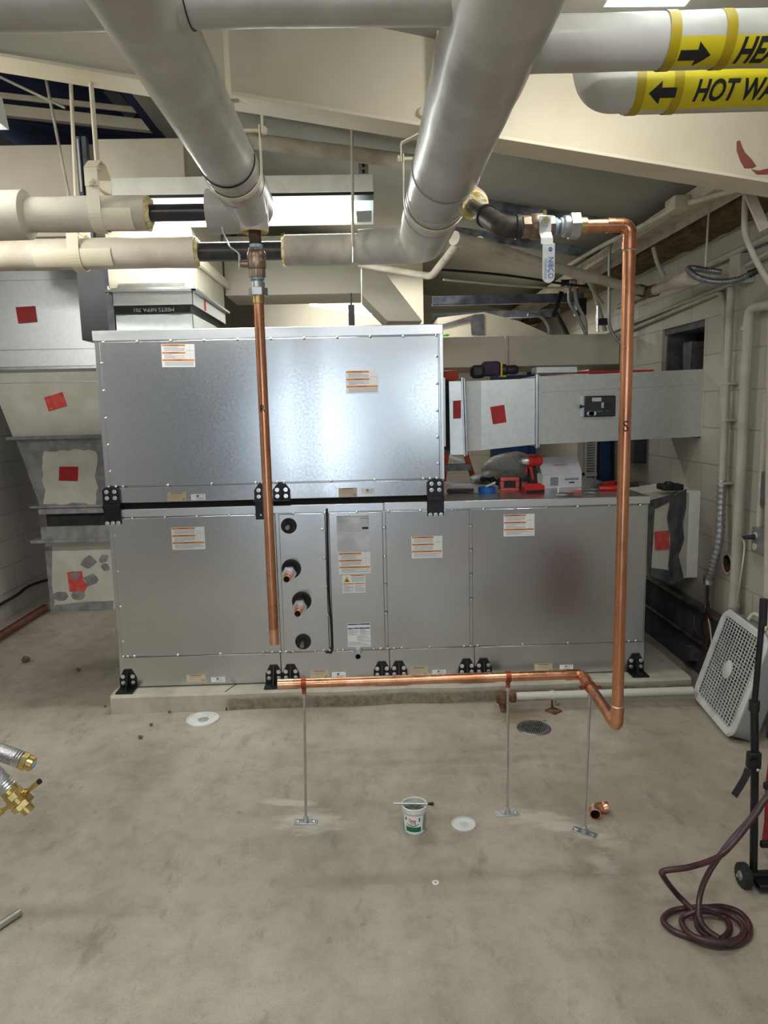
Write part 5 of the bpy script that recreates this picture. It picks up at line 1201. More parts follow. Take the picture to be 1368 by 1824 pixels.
# big vertical pipe and its top elbow
walltube('wall_pipe', 'fat painted vertical pipe beside the round hole, bending away at its top', 'pipe', [(1400, 538, .045), (1335, 548, .045), (1305, 1115, .045)], .025, 'conduit_painted', .045, .06, extra=lambda q: [q.cyl(c_ - Z_ * .01, c_ + Z_ * .01, .029, n=20) for c_ in (wp(1331, 585, .045), wp(1307, 1078, .045))], n=22)
walltube('wall_pipe', 'slim painted vertical pipe dropping to the outlet at the right edge', 'pipe', [(1366, 700), (1352, 945)], .016, 'conduit_painted', .03)
q = mb('mastic_dark'); c = wp(1362, 880, .028); q.cyl(wp(1364, 840, .03), wp(1360, 900, .03), .0175, n=14); q.jitter(.004, 30); tag(q.build('pipe_patch'), 'dark smear of sealant on the slim pipe at the right edge', 'sealant')
walltube('wall_pipe', 'cream vertical pipe cut off by the right edge of the photo', 'pipe', [(1378, 520, .06), (1366, 1230, .06)], .022, 'conduit_painted', .06)
# outlet
p = wp(1352, 965, .05); ot = thing('outlet_box', 'grey weathered outlet box with a blue plug in it', 'outlet', (p.x, p.y, p.z - .06))
q = mb('conduit_grey').box(XW - .06, XW, p.y - .09, p.y + .05, p.z - .055, p.z + .06); q.box(XW - .06, XW - .01, p.y - .09, p.y + .05, p.z + .06, p.z + .066); q.build('box', None, ot, bevel=.005)
for dz in (.028, -.026): q = mb('cord_cream').cyl((XW - .061, p.y + .012, p.z + dz), (XW - .066, p.y + .012, p.z + dz), .017, n=20); q.build('socket', None, ot)
cd = thing('fan_cord', 'cream power cord hanging from the outlet down to the box fan', 'cord', (XW - .1, p.y, p.z))
pc = V((XW - .066, p.y + .012, p.z + .022)); q = mb('plug_navy').cyl(pc, pc + V((-.055, .008, -.004)), .013, .008, n=14); q.build('plug', None, cd)
q = mb('cord_cream').tube(smooth_path([pc + V((-.055, .008, -.004)), U(1326, 972, X=1.80), U(1322, 1010, X=1.79), U(1314, 1060, X=1.83), U(1307, 1100, X=1.868), U(1304, 1125, X=1.88)], 8), .0038, 8); q.build('cable', None, cd)
q = mb('conduit_painted').lathe([(.047, -.003), (.060, -.003), (.058, .006), (.047, .004)], (XW - .003, 3.66, .69), (-1, 0, 0), 28, closed=True); q.jitter(.003, 40); tag(q.build('grout_ring'), 'rough ring of filler round the hole in the right wall', 'ring')
# rails on the dark foot of the wall
q = mb('steel_dull').cyl((XW - .05, 3.3, .20), (XW - .05, 6.8, .20), .012, n=12)
for y in (3.8, 4.15, 4.5): q.cyl((XW - .05, y, .20), (XW - .05, y + .02, .20), .017, n=12)
tag(q.build('wall_conduit'), 'dark conduit running low along the dark foot of the right wall', 'conduit')
q = mb('steel_dull').cyl((XW - .055, 3.2, .395), (XW - .055, 6.8, .395), .014, n=12); tag(q.build('wall_conduit'), 'grey pipe along the top edge of the dark wall foot', 'conduit')
# white framed duct through the wall behind the unit
wd = thing('wall_duct', 'metal duct daubed with dark sealant entering a white frame in the right wall', 'duct', (1.7, 3.95, .55))
ya, yb = 3.98, 4.45
zA, zB = .60, 1.03
q = mb('duct_painted'); 
v = [q.bm.verts.new(c_) for c_ in ((1.487, 3.735, .62), (1.487, 3.735, 1.0), (1.487, 4.4, 1.0), (1.487, 4.4, .62), (1.80, 3.98, .54), (1.80, 3.98, 1.04), (1.80, 4.4, 1.04), (1.80, 4.4, .54))]
for f_ in ((0, 1, 2, 3), (7, 6, 5, 4), (0, 4, 5, 1), (1, 5, 6, 2), (2, 6, 7, 3), (3, 7, 4, 0)): q.f([v[i] for i in f_])
q.build('duct_body', 'duct_painted', wd)
nw = V((.62, -.78, 0)).normalized()
def onw(px, py, l_=.003): a = V((1.487, 3.735, 0)); d = V((.313, .245, 0)).normalized(); nn = V((d.y, -d.x, 0)); return plane_pt(px, py, a, nn) + nn * l_
nn_ = V((.245, -.313, 0)).normalized(); rk = random.Random(9)
q = mb('mastic_dark')
for pl in ([(1153, 895), (1162, 896), (1166, 905), (1160, 960), (1158, 1010), (1156, 1030), (1150, 1028)], [(1193, 888), (1222, 872), (1220, 905), (1214, 930), (1217, 960), (1208, 990), (1216, 1030), (1198, 1042), (1190, 1010), (1194, 960), (1188, 920)], [(1153, 1012), (1195, 1016), (1200, 1042), (1154, 1026)], [(1153, 893), (1192, 880), (1206, 874), (1195, 892), (1166, 908)]):
    q.prism([onw(x + rk.uniform(-1.5, 1.5), y + rk.uniform(-1.5, 1.5)) for x, y in pl], nn_ * .004)
q.build('sealant', None, wd)
q = mb('sticker_coral').prism([onw(*p) for p in ((1165, 947), (1190, 945), (1191, 978), (1166, 980))], nn_ * .002); q.build('red_sticker', None, wd)
q = mb('conduit_painted').box(1.80, 1.86, 4.005, 4.035, .54, 1.03); q.m('fixture_white').box(1.845, XW, 3.995, 4.005, .535, 1.04); q.box(1.79, XW, 4.005, 4.4, 1.03, 1.042); q.box(1.80, XW, 4.005, 4.4, .53, .538); q.build('white_frame', None, wd, bevel=.002)
q = mb('black_plastic').box(1.66, 1.78, 3.92, 4.02, 1.055, 1.09); q.obox((1.70, 3.94, 1.09), (.04, .05, .03)); tag(q.build('tool_case', bevel=.008), 'small dark tool left on the white frame of the wall duct', 'tool')
# painted waste pipe crossing high at the right
wpp = thing('waste_pipe', 'painted pipe with stained joints slanting from the right main to the wall', 'pipe', (1.0, 4.0, 2.2))
P = [U(812, 425, Y=3.55), U(870, 438, Y=3.7), U(960, 468, Y=3.95), U(1150, 520, Y=4.33)]
q = mb('cream_dusty').tube(P, .028, 20); q.build('pipe_run', None, wpp)
q = mb('rust'); q.m('cream_dusty')
P2 = [U(1136, 516, Y=4.31), U(1152, 521, Y=4.32), U(1168, 517, Y=4.2)]; q = mb('insulation_brown').tube(P2, .035, 20); q.build('joint', None, wpp)
q = mb('cream_dusty').tube([U(1162, 519, Y=4.25), U(1200, 504, Y=3.95), U(1204, 502, Y=3.92), U(1235, 492, Y=3.72)], [.028, .028, .040, .041], 22); q.build('pipe_run', None, wpp)
q = mb('cream_dusty').tube([U(1226, 496, Y=3.77), U(1238, 491, Y=3.70)], .045, 22); q.build('joint', None, wpp)
for (x, y, Y_d) in ((862, 436, 3.69), (818, 427, 3.57)):
    a = U(x - 9, y - 3, Y=Y_d - .02); b_ = U(x + 9, y + 3, Y=Y_d + .03); q = mb('cream_dusty').cyl(a, b_, .034, n=20); q.build('joint', None, wpp)
q = mb('cream_dusty').cyl(U(822, 425, Y=3.6), U(772, 488, Y=4.1), .020, n=16); q.tube(bend_path([U(772, 488, Y=4.1), U(765, 492, Y=4.15), U(640, 470, Y=4.3)], .05), .020, 16); q.build('side_branch', None, wpp)
# hanging loop of armoured cable
q = mb('flex_grey'); path = smooth_path([U(1284, 485, Y=3.45), U(1262, 482, Y=3.45), U(1228, 478, Y=3.45), U(1236, 490, Y=3.4), U(1258, 499, Y=3.35), U(1290, 502, Y=3.3), U(1318, 497, Y=3.25), U(1340, 486, Y=3.22)], 16)
q.tube(path, [.013 + (.0022 if i % 2 else 0) for i in range(len(path))], 12); q.m('black_plastic').tube([U(1334, 489, Y=3.23), U(1349, 482, Y=3.21)], [.018, .014], 12)
tag(q.build('armoured_cable', 'flex_grey'), 'loop of grey armoured cable hanging by a thin rod near the right wall', 'cable')
q = mb('cream_dusty').cyl(U(1263, 370, Y=3.45), U(1256, 482, Y=3.45), .005, n=8); tag(q.build('hanger_rod'), 'thin rod holding up the loop of armoured cable', 'rod')
for pts, Yd, r_, lab, mname in (([(1328, 345), (1326, 400), (1330, 425), (1350, 470), (1380, 520)], 3.0, .012, 'painted conduit curving down in front of the upper right wall', 'conduit_painted'),
                             ([(1164, 440), (1170, 465), (1180, 487), (1184, 492)], 4.1, .012, 'short painted conduit curving down left of the armoured cable', 'conduit_painted'),
                             ([(1092, 430), (1086, 450), (1085, 540), (1085, 575), (1092, 595), (1106, 612)], 4.3, .009, 'grey cable dropping beside the copper riser onto the box duct', 'conduit_grey'),
                             ([(1054, 500), (1064, 540), (1078, 590)], 5.0, .016, 'painted conduit at the left of the cable bunch over the box duct', 'conduit_painted'),
                             ([(1018, 500), (1014, 535), (1030, 565), (1044, 596)], 5.1, .013, 'curved grey cable at the left of the bunch over the box duct', 'conduit_grey'),
                             ([(1022, 500), (1028, 540), (1042, 570), (1044, 596)], 5.1, .013, 'second curved grey cable in the bunch over the box duct', 'conduit_painted'),
                             ([(1048, 500), (1058, 520), (1074, 542)], 4.9, .012, 'short cream cable leaning by the shiny rod', 'conduit_painted'),
                             ([(990, 556), (1000, 575), (1012, 598)], 5.5, .016, 'black cable curving down at the end of the lower strut', 'black_rubber'),
                             ([(940, 560), (965, 565), (978, 585), (977, 600)], 5.6, .014, 'pale flexible conduit arching onto the box duct', 'conduit_grey')):
    q = mb(mname).tube(smooth_path([U(x, y, Y=Yd) for x, y in pts], 6), r_, 10); tag(q.build('loose_cable'), lab, 'cable')
q = mb('cream_dusty').bar(U(1334, 344, Y=2.95), U(1362, 408, Y=2.95), .04, .012, Y_); tag(q.build('flat_strap'), 'flat cream strap at the head of the right wall', 'strap')
q = mb('screw_zinc').cyl(U(1065, 545, Y=4.8), U(1064, 592, Y=4.8), .011, n=14); q.m('black_plastic'); c = U(1075, 573, Y=4.8); q.box(c.x - .03, c.x + .03, 4.78, 4.84, c.z - .02, c.z + .02); tag(q.build('hanger_rod', 'screw_zinc'), 'shiny vertical rod with a dark clamp above the box duct', 'rod')
q = mb('wire_black').tube(smooth_path([U(780, 480, Y=4.6), U(860, 486, Y=4.7), U(930, 494, Y=4.8), U(1000, 505, Y=4.9), U(1060, 512, Y=5.0)], 6), .008, 8); tag(q.build('loose_cable'), 'long dark cable sagging under the roof behind the valve lever', 'cable')
q = mb('wire_white').tube(smooth_path([U(790, 498, Y=4.9), U(900, 508, Y=5.0), U(995, 513, Y=5.1), U(1012, 505, Y=5.1)], 6), .007, 8); tag(q.build('loose_cable'), 'long pale cable sagging below the dark one under the roof', 'cable')
q = mb('black_steel').bar(U(1000, 505, Y=5.2), U(1026, 505, Y=5.2), .03, .05); q.bar(U(1000, 520, Y=5.3), U(985, 565, Y=5.3), .03, .03); q.box(1.55, 1.62, 5.25, 5.32, 2.18, 2.30); tag(q.build('steel_bracket'), 'dark steel bracket joining the struts above the box duct', 'bracket')

# ================================================================ back of the room
dr = thing('door_1', 'blue door seen between the duct and the tools', None, (1.5, YB - .02, 0), None, 'structure'); 
a, b_ = U(937, 800, Y=YB).x, U(1047, 800, Y=YB).x
q = mb('door_blue').box(a, b_, YB - .05, YB - .004, 0.002, 1.95); q.build('door_leaf', None, dr, bevel=.004); q = mb('zinc'); c = U(920 + 25, 811, Y=YB - .05); q.box(c.x - .03, c.x + .05, YB - .07, YB - .05, c.z - .012, c.z + .012).cyl((c.x, YB - .05, c.z - .08), (c.x, YB - .062, c.z - .08), .03, n=14); q.build('door_handle', None, dr)
q = mb('door_blue'); p, r_ = U(873, 780, Y=YB), U(937, 829, Y=YB); q.box(p.x, r_.x, YB - .12, YB - .001, r_.z, r_.z + 1.0); tag(q.build('blue_cabinet', bevel=.005), 'blue wall cabinet left of the blue door', 'cabinet')
q = mb('white_paint'); p, r_ = U(1043, 780, Y=5.4), U(1062, 858, Y=5.4); q.box(p.x, p.x + .012, 5.4, 5.6, .0, 1.5).box(r_.x - .012, r_.x, 5.4, 5.6, .0, 1.5)
for k in range(22): q.box(p.x, r_.x, 5.42, 5.45, 1.02 + k * .02, 1.027 + k * .02)
q.box(p.x, r_.x, 5.38, 5.6, 1.0, 1.02); tag(q.build('louvred_grille'), 'narrow white louvred panel in front of the blue door', 'grille')
q = mb('wire_black'); p, r_ = U(1064, 785, Y=5.4), U(1100, 850, Y=5.4); r_.x = min(r_.x, 1.89); q.box(p.x, r_.x, 5.4, 5.8, .0, 1.35); q.m('door_blue').box(p.x + .02, r_.x - .02, 5.39, 5.4, .1, 1.3); tag(q.build('dark_cabinet', 'deck_shade_navy', bevel=.004), 'dark blue cabinet just left of the copper riser at the back', 'cabinet')
q = mb('sensor_black'); p = U(1125, 800, X=XR - .06); q.box(XR - .09, XR, p.y - .12, p.y + .12, p.z - .09, p.z + .14); tag(q.build('switch_box', bevel=.006), 'dark switch box on the right wall below the side duct', 'box')
# ladder
la = thing('step_ladder', 'orange fibreglass step ladder standing behind the air handler', 'ladder', (.68, 4.95, 0))
for (x0, y0, x1, y1) in ((797, 795, 791, 845), (826, 797, 842, 850)):
    a, b_ = U(x0, y0, Y=4.95), U(x1, y1, Y=4.95); d = (b_ - a); a2 = a - d * ((a.z - 1.80) / d.z) if d.z else a; top = a + d * ((1.74 - a.z) / d.z); bot = a + d * ((0.002 - a.z) / d.z)
    q = mb('orange_fiberglass').bar(bot, top, .03, .07, Y_); q.build('rail', None, la)
for py, m_ in ((833, 'steel_dull'), (880, 'steel_dull'), (790, 'steel_dull')):
    a, b_ = U(790, py, Y=4.95), U(838, py - 2, Y=4.95); q = mb(m_).box(a.x, b_.x, 4.91, 4.99, a.z - .022, a.z + .022); q.build('step', None, la)
q = mb('zinc').bar(U(798, 812, Y=5.0), U(828, 822, Y=5.0), .02, .006, Y_); q.build('spreader', None, la)
q = mb('orange_fiberglass').box(.54, .64, 4.86, 5.04, 1.72, 1.79); q.build('top_cap', None, la, bevel=.01)

# ================================================================ on the unit's top
ZT = ZL1
def T(px, py): return U(px, py, Z=ZT)
# phone
p = T(820, 877); q = mb('black_plastic'); q.obox((p.x, p.y, ZT + .012), (.15, .075, .012), (V((.95, -.2, 0)).normalized(), V((.2, .95, 0)).normalized(), Z_)); q.m('sensor_black').obox((p.x, p.y, ZT + .0185), (.13, .062, .001), (V((.95, -.2, 0)).normalized(), V((.2, .95, 0)).normalized(), Z_)); q.m('black_plastic').obox((p.x - .02, p.y, ZT + .003), (.08, .03, .006))
tag(q.build('mobile_phone', 'black_plastic', bevel=.004), 'black phone lying next to the right splice bracket', 'phone')
# blue tape roll with marker
p = T(869, 878); q = mb('tape_roll').lathe([(.038, .0005), (.048, .0005), (.048, .030), (.038, .030)], (p.x, p.y + .04, ZT), (0, 0, 1), 32, closed=True); tag(q.build('tape_roll'), 'roll of blue tape lying flat at the edge of the unit top', 'tape')
q = mb('paper_white').cyl((p.x - .01, p.y + .01, ZT + .035), (p.x + .05, p.y + .05, ZT + .052), .006, n=12); tag(q.build('white_marker'), 'white marker resting on the blue tape roll', 'marker')
# assorted tools
hd = thing('hand_drill', 'red and black impact driver standing upright on its battery', 'drill', tuple(T(952, 880) + V((0, .06, 0))))
o = V(hd.location); D0 = V((-1, -.15, 0)).normalized(); D1 = Z_.cross(D0)
def dl(u, v, w_): return o + D0 * u + D1 * v + Z_ * w_
q = mb('tool_red'); q.prism([dl(*c_) for c_ in ((.052, -.032, .001), (-.062, -.032, .001), (-.062, -.032, .040), (-.035, -.032, .055), (.040, -.032, .055), (.055, -.032, .035))], D1 * .064); q.m('tool_grey').prism([dl(*c_) for c_ in ((.04, -.034, .022), (-.05, -.034, .022), (-.05, -.034, .030), (.04, -.034, .030))], D1 * .002); q.m('black_plastic').prism([dl(*c_) for c_ in ((.05, -.0335, .002), (-.06, -.0335, .002), (-.06, -.0335, .018), (.05, -.0335, .018))], D1 * .067); q.build('battery', 'tool_red', hd, bevel=.005)
q = mb('black_plastic'); q.prism([dl(*c_) for c_ in ((.022, -.018, .05), (-.030, -.018, .05), (-.018, -.018, .15), (.022, -.018, .15))], D1 * .036); q.m('tool_red').prism([dl(*c_) for c_ in ((.008, -.0195, .07), (-.008, -.0195, .07), (.004, -.0195, .15), (.024, -.0195, .15))], D1 * .039); q.build('handle', 'black_plastic', hd, bevel=.006)
q = mb('tool_red').obox(dl(.036, 0, .125), (.012, .02, .03), (D0, D1, Z_)); q.build('trigger', None, hd, bevel=.003)
q = mb('tool_red').lathe([(.022, -.055), (.031, -.045), (.032, .01), (.030, .03)], dl(0, 0, .178), D0, 20); q.build('motor_housing', None, hd)
q = mb('tool_grey').lathe([(.029, .03), (.024, .06), (.012, .075), (.009, .076), (.009, .085)], dl(0, 0, .178), D0, 20); q.build('nose', None, hd)
q = mb('black_plastic'); 
for k in range(3): q.obox(dl(-.025 + .0, -.031, .17 + k * .008), (.03, .004, .003), (D0, D1, Z_))
q.m('paper_white').obox(dl(.008, -.0322, .178), (.02, .001, .008), (D0, D1, Z_)); q.build('vent', 'black_plastic', hd)
# red body of the second tool with open guard
t = thing('power_tool', 'salmon red power tool body with an open square guard beside the blue tape', 'power tool', tuple(T(912, 877) + V((0, .06, 0)))); o = V(t.location)
q = mb('tool_salmon'); w_ = .055
q.box(o.x - w_, o.x + w_, o.y, o.y + .012, o.z, o.z + .018).box(o.x - w_, o.x + w_, o.y, o.y + .012, o.z + .058, o.z + .08).box(o.x - w_, o.x - w_ + .022, o.y, o.y + .012, o.z + .018, o.z + .058).box(o.x + w_ - .022, o.x + w_, o.y, o.y + .012, o.z + .018, o.z + .058); q.build('guard', None, t, bevel=.004)
q = mb('black_plastic').box(o.x - .05, o.x + .07, o.y + .012, o.y + .09, o.z + .002, o.z + .076); q.obox((o.x - .005, o.y - .002, o.z + .045), (.025, .01, .022)); q.build('body', None, t, bevel=.01)
q = mb('black_plastic'); p = T(945, 888); p = T(880, 870); q.tube(smooth_path([(p.x - .06, p.y + .08, ZT + .045), (p.x - .02, p.y + .05, ZT + .05), (p.x + .03, p.y + .03, ZT + .03), (p.x + .09, p.y + .03, ZT + .025)], 6), [.020 + .004 * math.sin(i) for i in range(19)], 12); q.m('tool_yellow').ball((p.x + .02, p.y + .06, ZT + .05), .012)
tag(q.build('hand_tool', 'black_plastic'), 'black gripped hand tool behind the blue tape roll', 'tool')
# bag
p = T(925, 862); q = mb('plastic_bag').ball((p.x, p.y + .28, ZT + .07), .16, 28, (1.15, .7, .75)); q.ball((p.x - .16, p.y + .12, ZT + .035), .09, 20, (1.5, .7, .45)); q.jitter(.025, 9, 3)
for v_ in q.bm.verts: v_.co.z = max(v_.co.z, ZT + .0015)
tag(q.build('plastic_bag'), 'crumpled clear grey plastic bag heaped behind the tools', 'bag')
# white box
p = T(1005, 872); ax = V((.985, .17, 0)).normalized(); ay = Z_.cross(ax); bx_ = thing('cardboard_box', 'white box with faint orange print tipped open behind the drill', 'box', (p.x, p.y + .13, ZT))
c = V((p.x, p.y + .14, ZT)); q = mb('box_paper').obox(c + Z_ * .04, (.245, .12, .078), (ax, ay, Z_)); q.m('print_grey').obox(c + Z_ * .04 - ay * .0605 - ax * .05, (.05, .0006, .05), (ax, ay, Z_)).obox(c + Z_ * .05 - ay * .0605 + ax * .06, (.09, .0006, .012), (ax, ay, Z_)); q.m('ink').obox(c + Z_ * .03 - ay * .0605 + ax * .06, (.035, .0006, .008), (ax, ay, Z_)); q.build('box_body', 'box_paper', bx_, bevel=.001)
lx = V((0, -.0, 0)); tilt = (Z_ * .80 + ay * .60).normalized(); q = mb('box_paper').obox(c + Z_ * .08 + tilt * .06 - ay * .06, (.25, .12, .004), (ax, tilt, ax.cross(tilt))); q.m('print_orange').text('1-800-234-8276', .016, c + Z_ * .08 + tilt * .065 - ay * .066, ax, tilt, .0003, fit=.09); q.build('box_lid', 'box_paper', bx_, bevel=.001)
# pliers and cutters
def pliers(px, py, L, ang, cm, label, hw=.010, name='pliers'):
    p = T(px, py); t = thing(name, label, 'pliers', (p.x, p.y, ZT)); d = V((math.cos(ang), math.sin(ang), 0)); s_ = Z_.cross(d); z = ZT + hw + .002
    for s in (-1, 1):
        P = smooth_path([p + d * L * .1 + s_ * s * .004 + Z_ * (hw + .002), p + d * L * .45 + s_ * s * .022 + Z_ * (hw + .002), p + d * L * .95 + s_ * s * .026 + Z_ * (hw + .002)], 6); q = mb(cm).tube(P, hw, 10); q.build('grip', None, t)
    q = mb('steel_dull').prism([p + d * a + s_ * b_ + Z_ * .004 for a, b_ in ((L * .12, .012), (-.0, .018), (-.05, .007), (-.065, 0), (-.05, -.007), (0, -.018), (L * .12, -.012))], Z_ * .012); q.build('jaws', None, t, bevel=.002); return t
pliers(1068, 866, .18, R(20), 'sticker_red', 'pliers with dark red grips, rearmost on the unit top', .011); pliers(1062, 874, .17, R(2), 'tool_red', 'pliers with bright red grips in front of the dark red ones', .012)
pliers(1025, 884, .10, R(165), 'steel_dull', 'worn steel pliers lying near the white box corner', .008); pliers(1040, 880, .07, R(150), 'tool_salmon', 'small orange handled cutters between the other pliers', .007)
q = mb('black_rubber'); p = T(1128, 868); q.cyl((p.x - .10, p.y + .02, ZT + .016), (p.x + .03, p.y + .0, ZT + .016), .014, n=14); tag(q.build('hand_tool'), 'black round gripped tool lying behind the copper riser on the unit top', 'tool')
q = mb('paper_white'); p = T(996, 884); q.cyl((p.x, p.y + .02, ZT + .0005), (p.x, p.y + .02, ZT + .045), .004, n=8).obox((p.x, p.y + .02, ZT + .003), (.02, .02, .005)).obox((p.x, p.y + .02, ZT + .044), (.014, .014, .004)); tag(q.build('plastic_clip'), 'tiny white plastic clip standing in front of the white box', 'clip')
q = mb('box_paper'); p = T(840, 866); q.prism([(p.x - .14, p.y - .04, ZT + .0006), (p.x - .02, p.y - .06, ZT + .0006), (p.x + .03, p.y + .12, ZT + .0006), (p.x - .10, p.y + .15, ZT + .0006)], (0, 0, .0008)); tag(q.build('paper_sheet'), 'white paper sheet lying beside the upper casing', 'paper')
# drill on the side duct
sz = za[1][1]; p = U(880, 672, Y=3.9); p = U(880, 672, Y=3.86); t = thing('power_drill', 'purple and black drill lying on top of the side duct elbow', 'drill', (p.x, 3.88, sz)); o = V((p.x, 3.89, sz + .052))
q = mb('tool_purple').obox(o + V((-.012, 0, .012)), (.095, .075, .078)); q.build('motor_housing', None, t, bevel=.014)
q = mb('black_plastic').obox(o + V((-.085, 0, -.002)), (.075, .08, .070)); q.build('battery', None, t, bevel=.018)
q = mb('tool_yellow').obox(o + V((.040, 0, .005)), (.010, .07, .075)); q.obox(o + V((.055, 0, -.028)), (.03, .03, .01)); q.build('trim', None, t, bevel=.003)
q = mb('black_plastic').lathe([(.030, 0), (.032, .02), (.024, .03), (.026, .075), (.018, .09)], o + V((.045, 0, .005)), (1, 0, 0), 20); q.build('chuck', None, t)
q = mb('galvanised_bright'); p = U(955, 668, Y=4.2); q.box(p.x, p.x + .24, 4.2, 4.3, zt + .003, zt + .035); q.jitter(.006, 8); tag(q.build('metal_offcut'), 'shiny bent sheet metal offcut lying on the side duct', 'sheet metal')
q = mb('tool_red'); q.box(1.10, 1.75, 4.32, 4.40, zt + .002, zt + .014); tag(q.build('red_pipe_wrench', bevel=.004), 'red straight tool lying along the back of the side duct', 'tool')

# ================================================================ box fan
fan = thing('box_fan', 'grubby white box fan leaning back against the right wall', 'fan', (1.63, 3.2, 0))
A = U(1236, 1243, Z=.012); B = U(1312, 1334, Z=.012)      # front lower edge, left and right ends
ex = (B - A); ex.z = 0; FW = .52; ex.normalize()
# the grille faces the camera side; its normal points to -x,-y
nf = Z_.cross(ex); nf = -nf if nf.dot(V((-1, -.4, 0))) < 0 else nf
TL = U(1292, 1112, X=1.80); 
lean = R(17); ev = (Z_ * math.cos(lean) - nf * math.sin(lean)).normalized(); en = ex.cross(ev); en = -en if en.dot(nf) < 0 else en
O = A + nf * 0 ; FH = .50; FD = .10; rc = .07
def fp(u, v, w_=0): return O + ex * (u * FW) + ev * (v * FH) + en * w_
def rrect(m_, r_, w_, n=7):
    out = []
    for cx_, cy_, a0 in ((FW - m_ - r_, FH - m_ - r_, 0), (m_ + r_, FH - m_ - r_, 90), (m_ + r_, m_ + r_, 180), (FW - m_ - r_, m_ + r_, 270)):
        for k in range(n + 1):
            a = R(a0 + 90 * k / n); out.append(O + ex * (cx_ + r_ * math.cos(a)) + ev * (cy_ + r_ * math.sin(a)) + en * w_)
    return out
def loft(q, loops):
    L = [[q.bm.verts.new(p) for p in lp] for lp in loops]
    for a, b_ in zip(L, L[1:]):
        for k in range(len(a)): q.f([a[k], a[(k + 1) % len(a)], b_[(k + 1) % len(a)], b_[k]])
    return q
q = loft(mb('fan_side'), [rrect(.012, rc - .01, 0), rrect(.004, rc, -.008), rrect(.004, rc, -FD + .01), rrect(.012, rc - .01, -FD), rrect(.03, rc - .02, -FD), rrect(.03, rc - .02, -.01), rrect(.012, rc - .01, 0)]); q.build('housing', None, fan)
q = loft(mb('fan_white'), [rrect(.004, rc, -.006), rrect(-.002, rc, .006), rrect(.006, rc - .006, .016), rrect(.03, rc - .02, .014), rrect(.036, rc - .03, .004)]); q.build('front_rim', None, fan)
gr = mb('fan_white'); m0 = .034
nb = 15
def inset(u, half):   # how far a bar at distance u from the side can run
    d = min(u - m0, FW - m0 - u); rr2 = rc - .03
    return m0 + (rr2 - math.sqrt(max(0, rr2 ** 2 - (rr2 - d) ** 2)) if d < rr2 else 0)
for i in range(nb):
    u = m0 + (FW - 2 * m0) * (i + .5) / nb; s = inset(u, 0)
    gr.bar(O + ex * u + ev * s + en * .009, O + ex * u + ev * (FH - s) + en * .009, .0036, .004, ex)
for j in range(26):
    v_ = m0 + (FH - 2 * m0) * (j + .5) / 26; s = inset(v_, 0)
    gr.bar(O + ev * v_ + ex * s + en * .0075, O + ev * v_ + ex * (FW - s) + en * .0075, .0026, .003, ev)
gr.build('grille', None, fan)
q = mb('fan_white').lathe([(.045, 0), (.045, .006), (.036, .010), (.0001, .011)], fp(.5, .5, .008), en, 28); q.build('hub_badge', None, fan)
bl = mb('fan_blade')
for k in range(5):
    a0 = k * 2 * math.pi / 5; rows = []
    for i in range(6):
        r_ = .045 + (.215 - .045) * i / 5; row = []
        for j in range(6):
            a = a0 + (j / 5 - .5) * 1.0 + i * .06; row.append(bl.bm.verts.new(fp(.5, .5, -.04 - (j / 5 - .5) * .04) + ex * math.cos(a) * r_ + ev * math.sin(a) * r_))
        rows.append(row)
    for a, b_ in zip(rows, rows[1:]):
        for j in range(5): bl.f([a[j], a[j + 1], b_[j + 1], b_[j]])
bm_ = bl.bm; g_ = bmesh.ops.solidify(bm_, geom=list(bm_.faces), thickness=.002)
bl.cyl(fp(.5, .5, -.02), fp(.5, .5, -.075), .045, n=20); bl.build('blades', None, fan)
q = loft(mb('white_dirty'), [rrect(.03, rc - .02, -FD + .004), rrect(.034, rc - .02, -FD + .006)]); 
for i in range(20):
    u = m0 + (FW - 2 * m0) * (i + .5) / 20; q.bar(O + ex * u + ev * m0 - en * (FD - .004), O + ex * u + ev * (FH - m0) - en * (FD - .004), .004, .004, ex)
q.build('rear_grille', None, fan)
q = mb('plug_navy').obox(fp(.20, .84, .003), (.07, .09, .006), (ex, ev, en)); q.build('control_panel', None, fan, bevel=.004)
q = mb('cord_cream').tube(smooth_path([fp(.36, 1.0, -.03), fp(.38, 1.07, -.04), fp(.5, 1.085, -.045), fp(.66, 1.07, -.04), fp(.70, 1.0, -.03)], 8), .010, 12); q.build('handle', None, fan)
for u in (.76, .9): q = mb('cord_cream').lathe([(.022, 0), (.024, .012), (.016, .024), (.0001, .025)], fp(u, .99, -.05), ev, 18); q.build('knob', None, fan)
low = None
for o in [x for x in bpy.data.objects if x.parent == fan]:
    for v_ in o.data.vertices: low = v_.co.z if low is None else min(low, v_.co.z)
fan.location.z = -low + .001 if low < 0 or low > .002 else 0

# ================================================================ hand truck with red bag at the right edge
ht = thing('hand_truck', 'black folding hand truck loaded with a red bag at the right edge', 'hand truck', (1.24, 2.05, 0))
wx, wy = U(1329, 1560, Z=.05).x, U(1329, 1578, Z=0).y
q = mb('black_rubber').lathe([(.014, -.011), (.034, -.013), (.037, -.009), (.037, .009), (.034, .013), (.014, .011)], (wx + .004, wy, .0375), (1, 0, 0), 28, closed=True)
for k in range(20): a = k * math.pi / 10; q.obox((wx + .004, wy + math.cos(a) * .037, .0375 + math.sin(a) * .037), (.024, .003, .003))
for v_ in q.bm.verts: v_.co.z = max(v_.co.z, .0006)
q.m('conduit_grey').cyl((wx - .010, wy, .0375), (wx + .018, wy, .0375), .015, n=18); q.m('screw_zinc').cyl((wx - .018, wy, .0375), (wx - .010, wy, .0375), .006, n=8); q.build('wheel', 'black_rubber', ht)
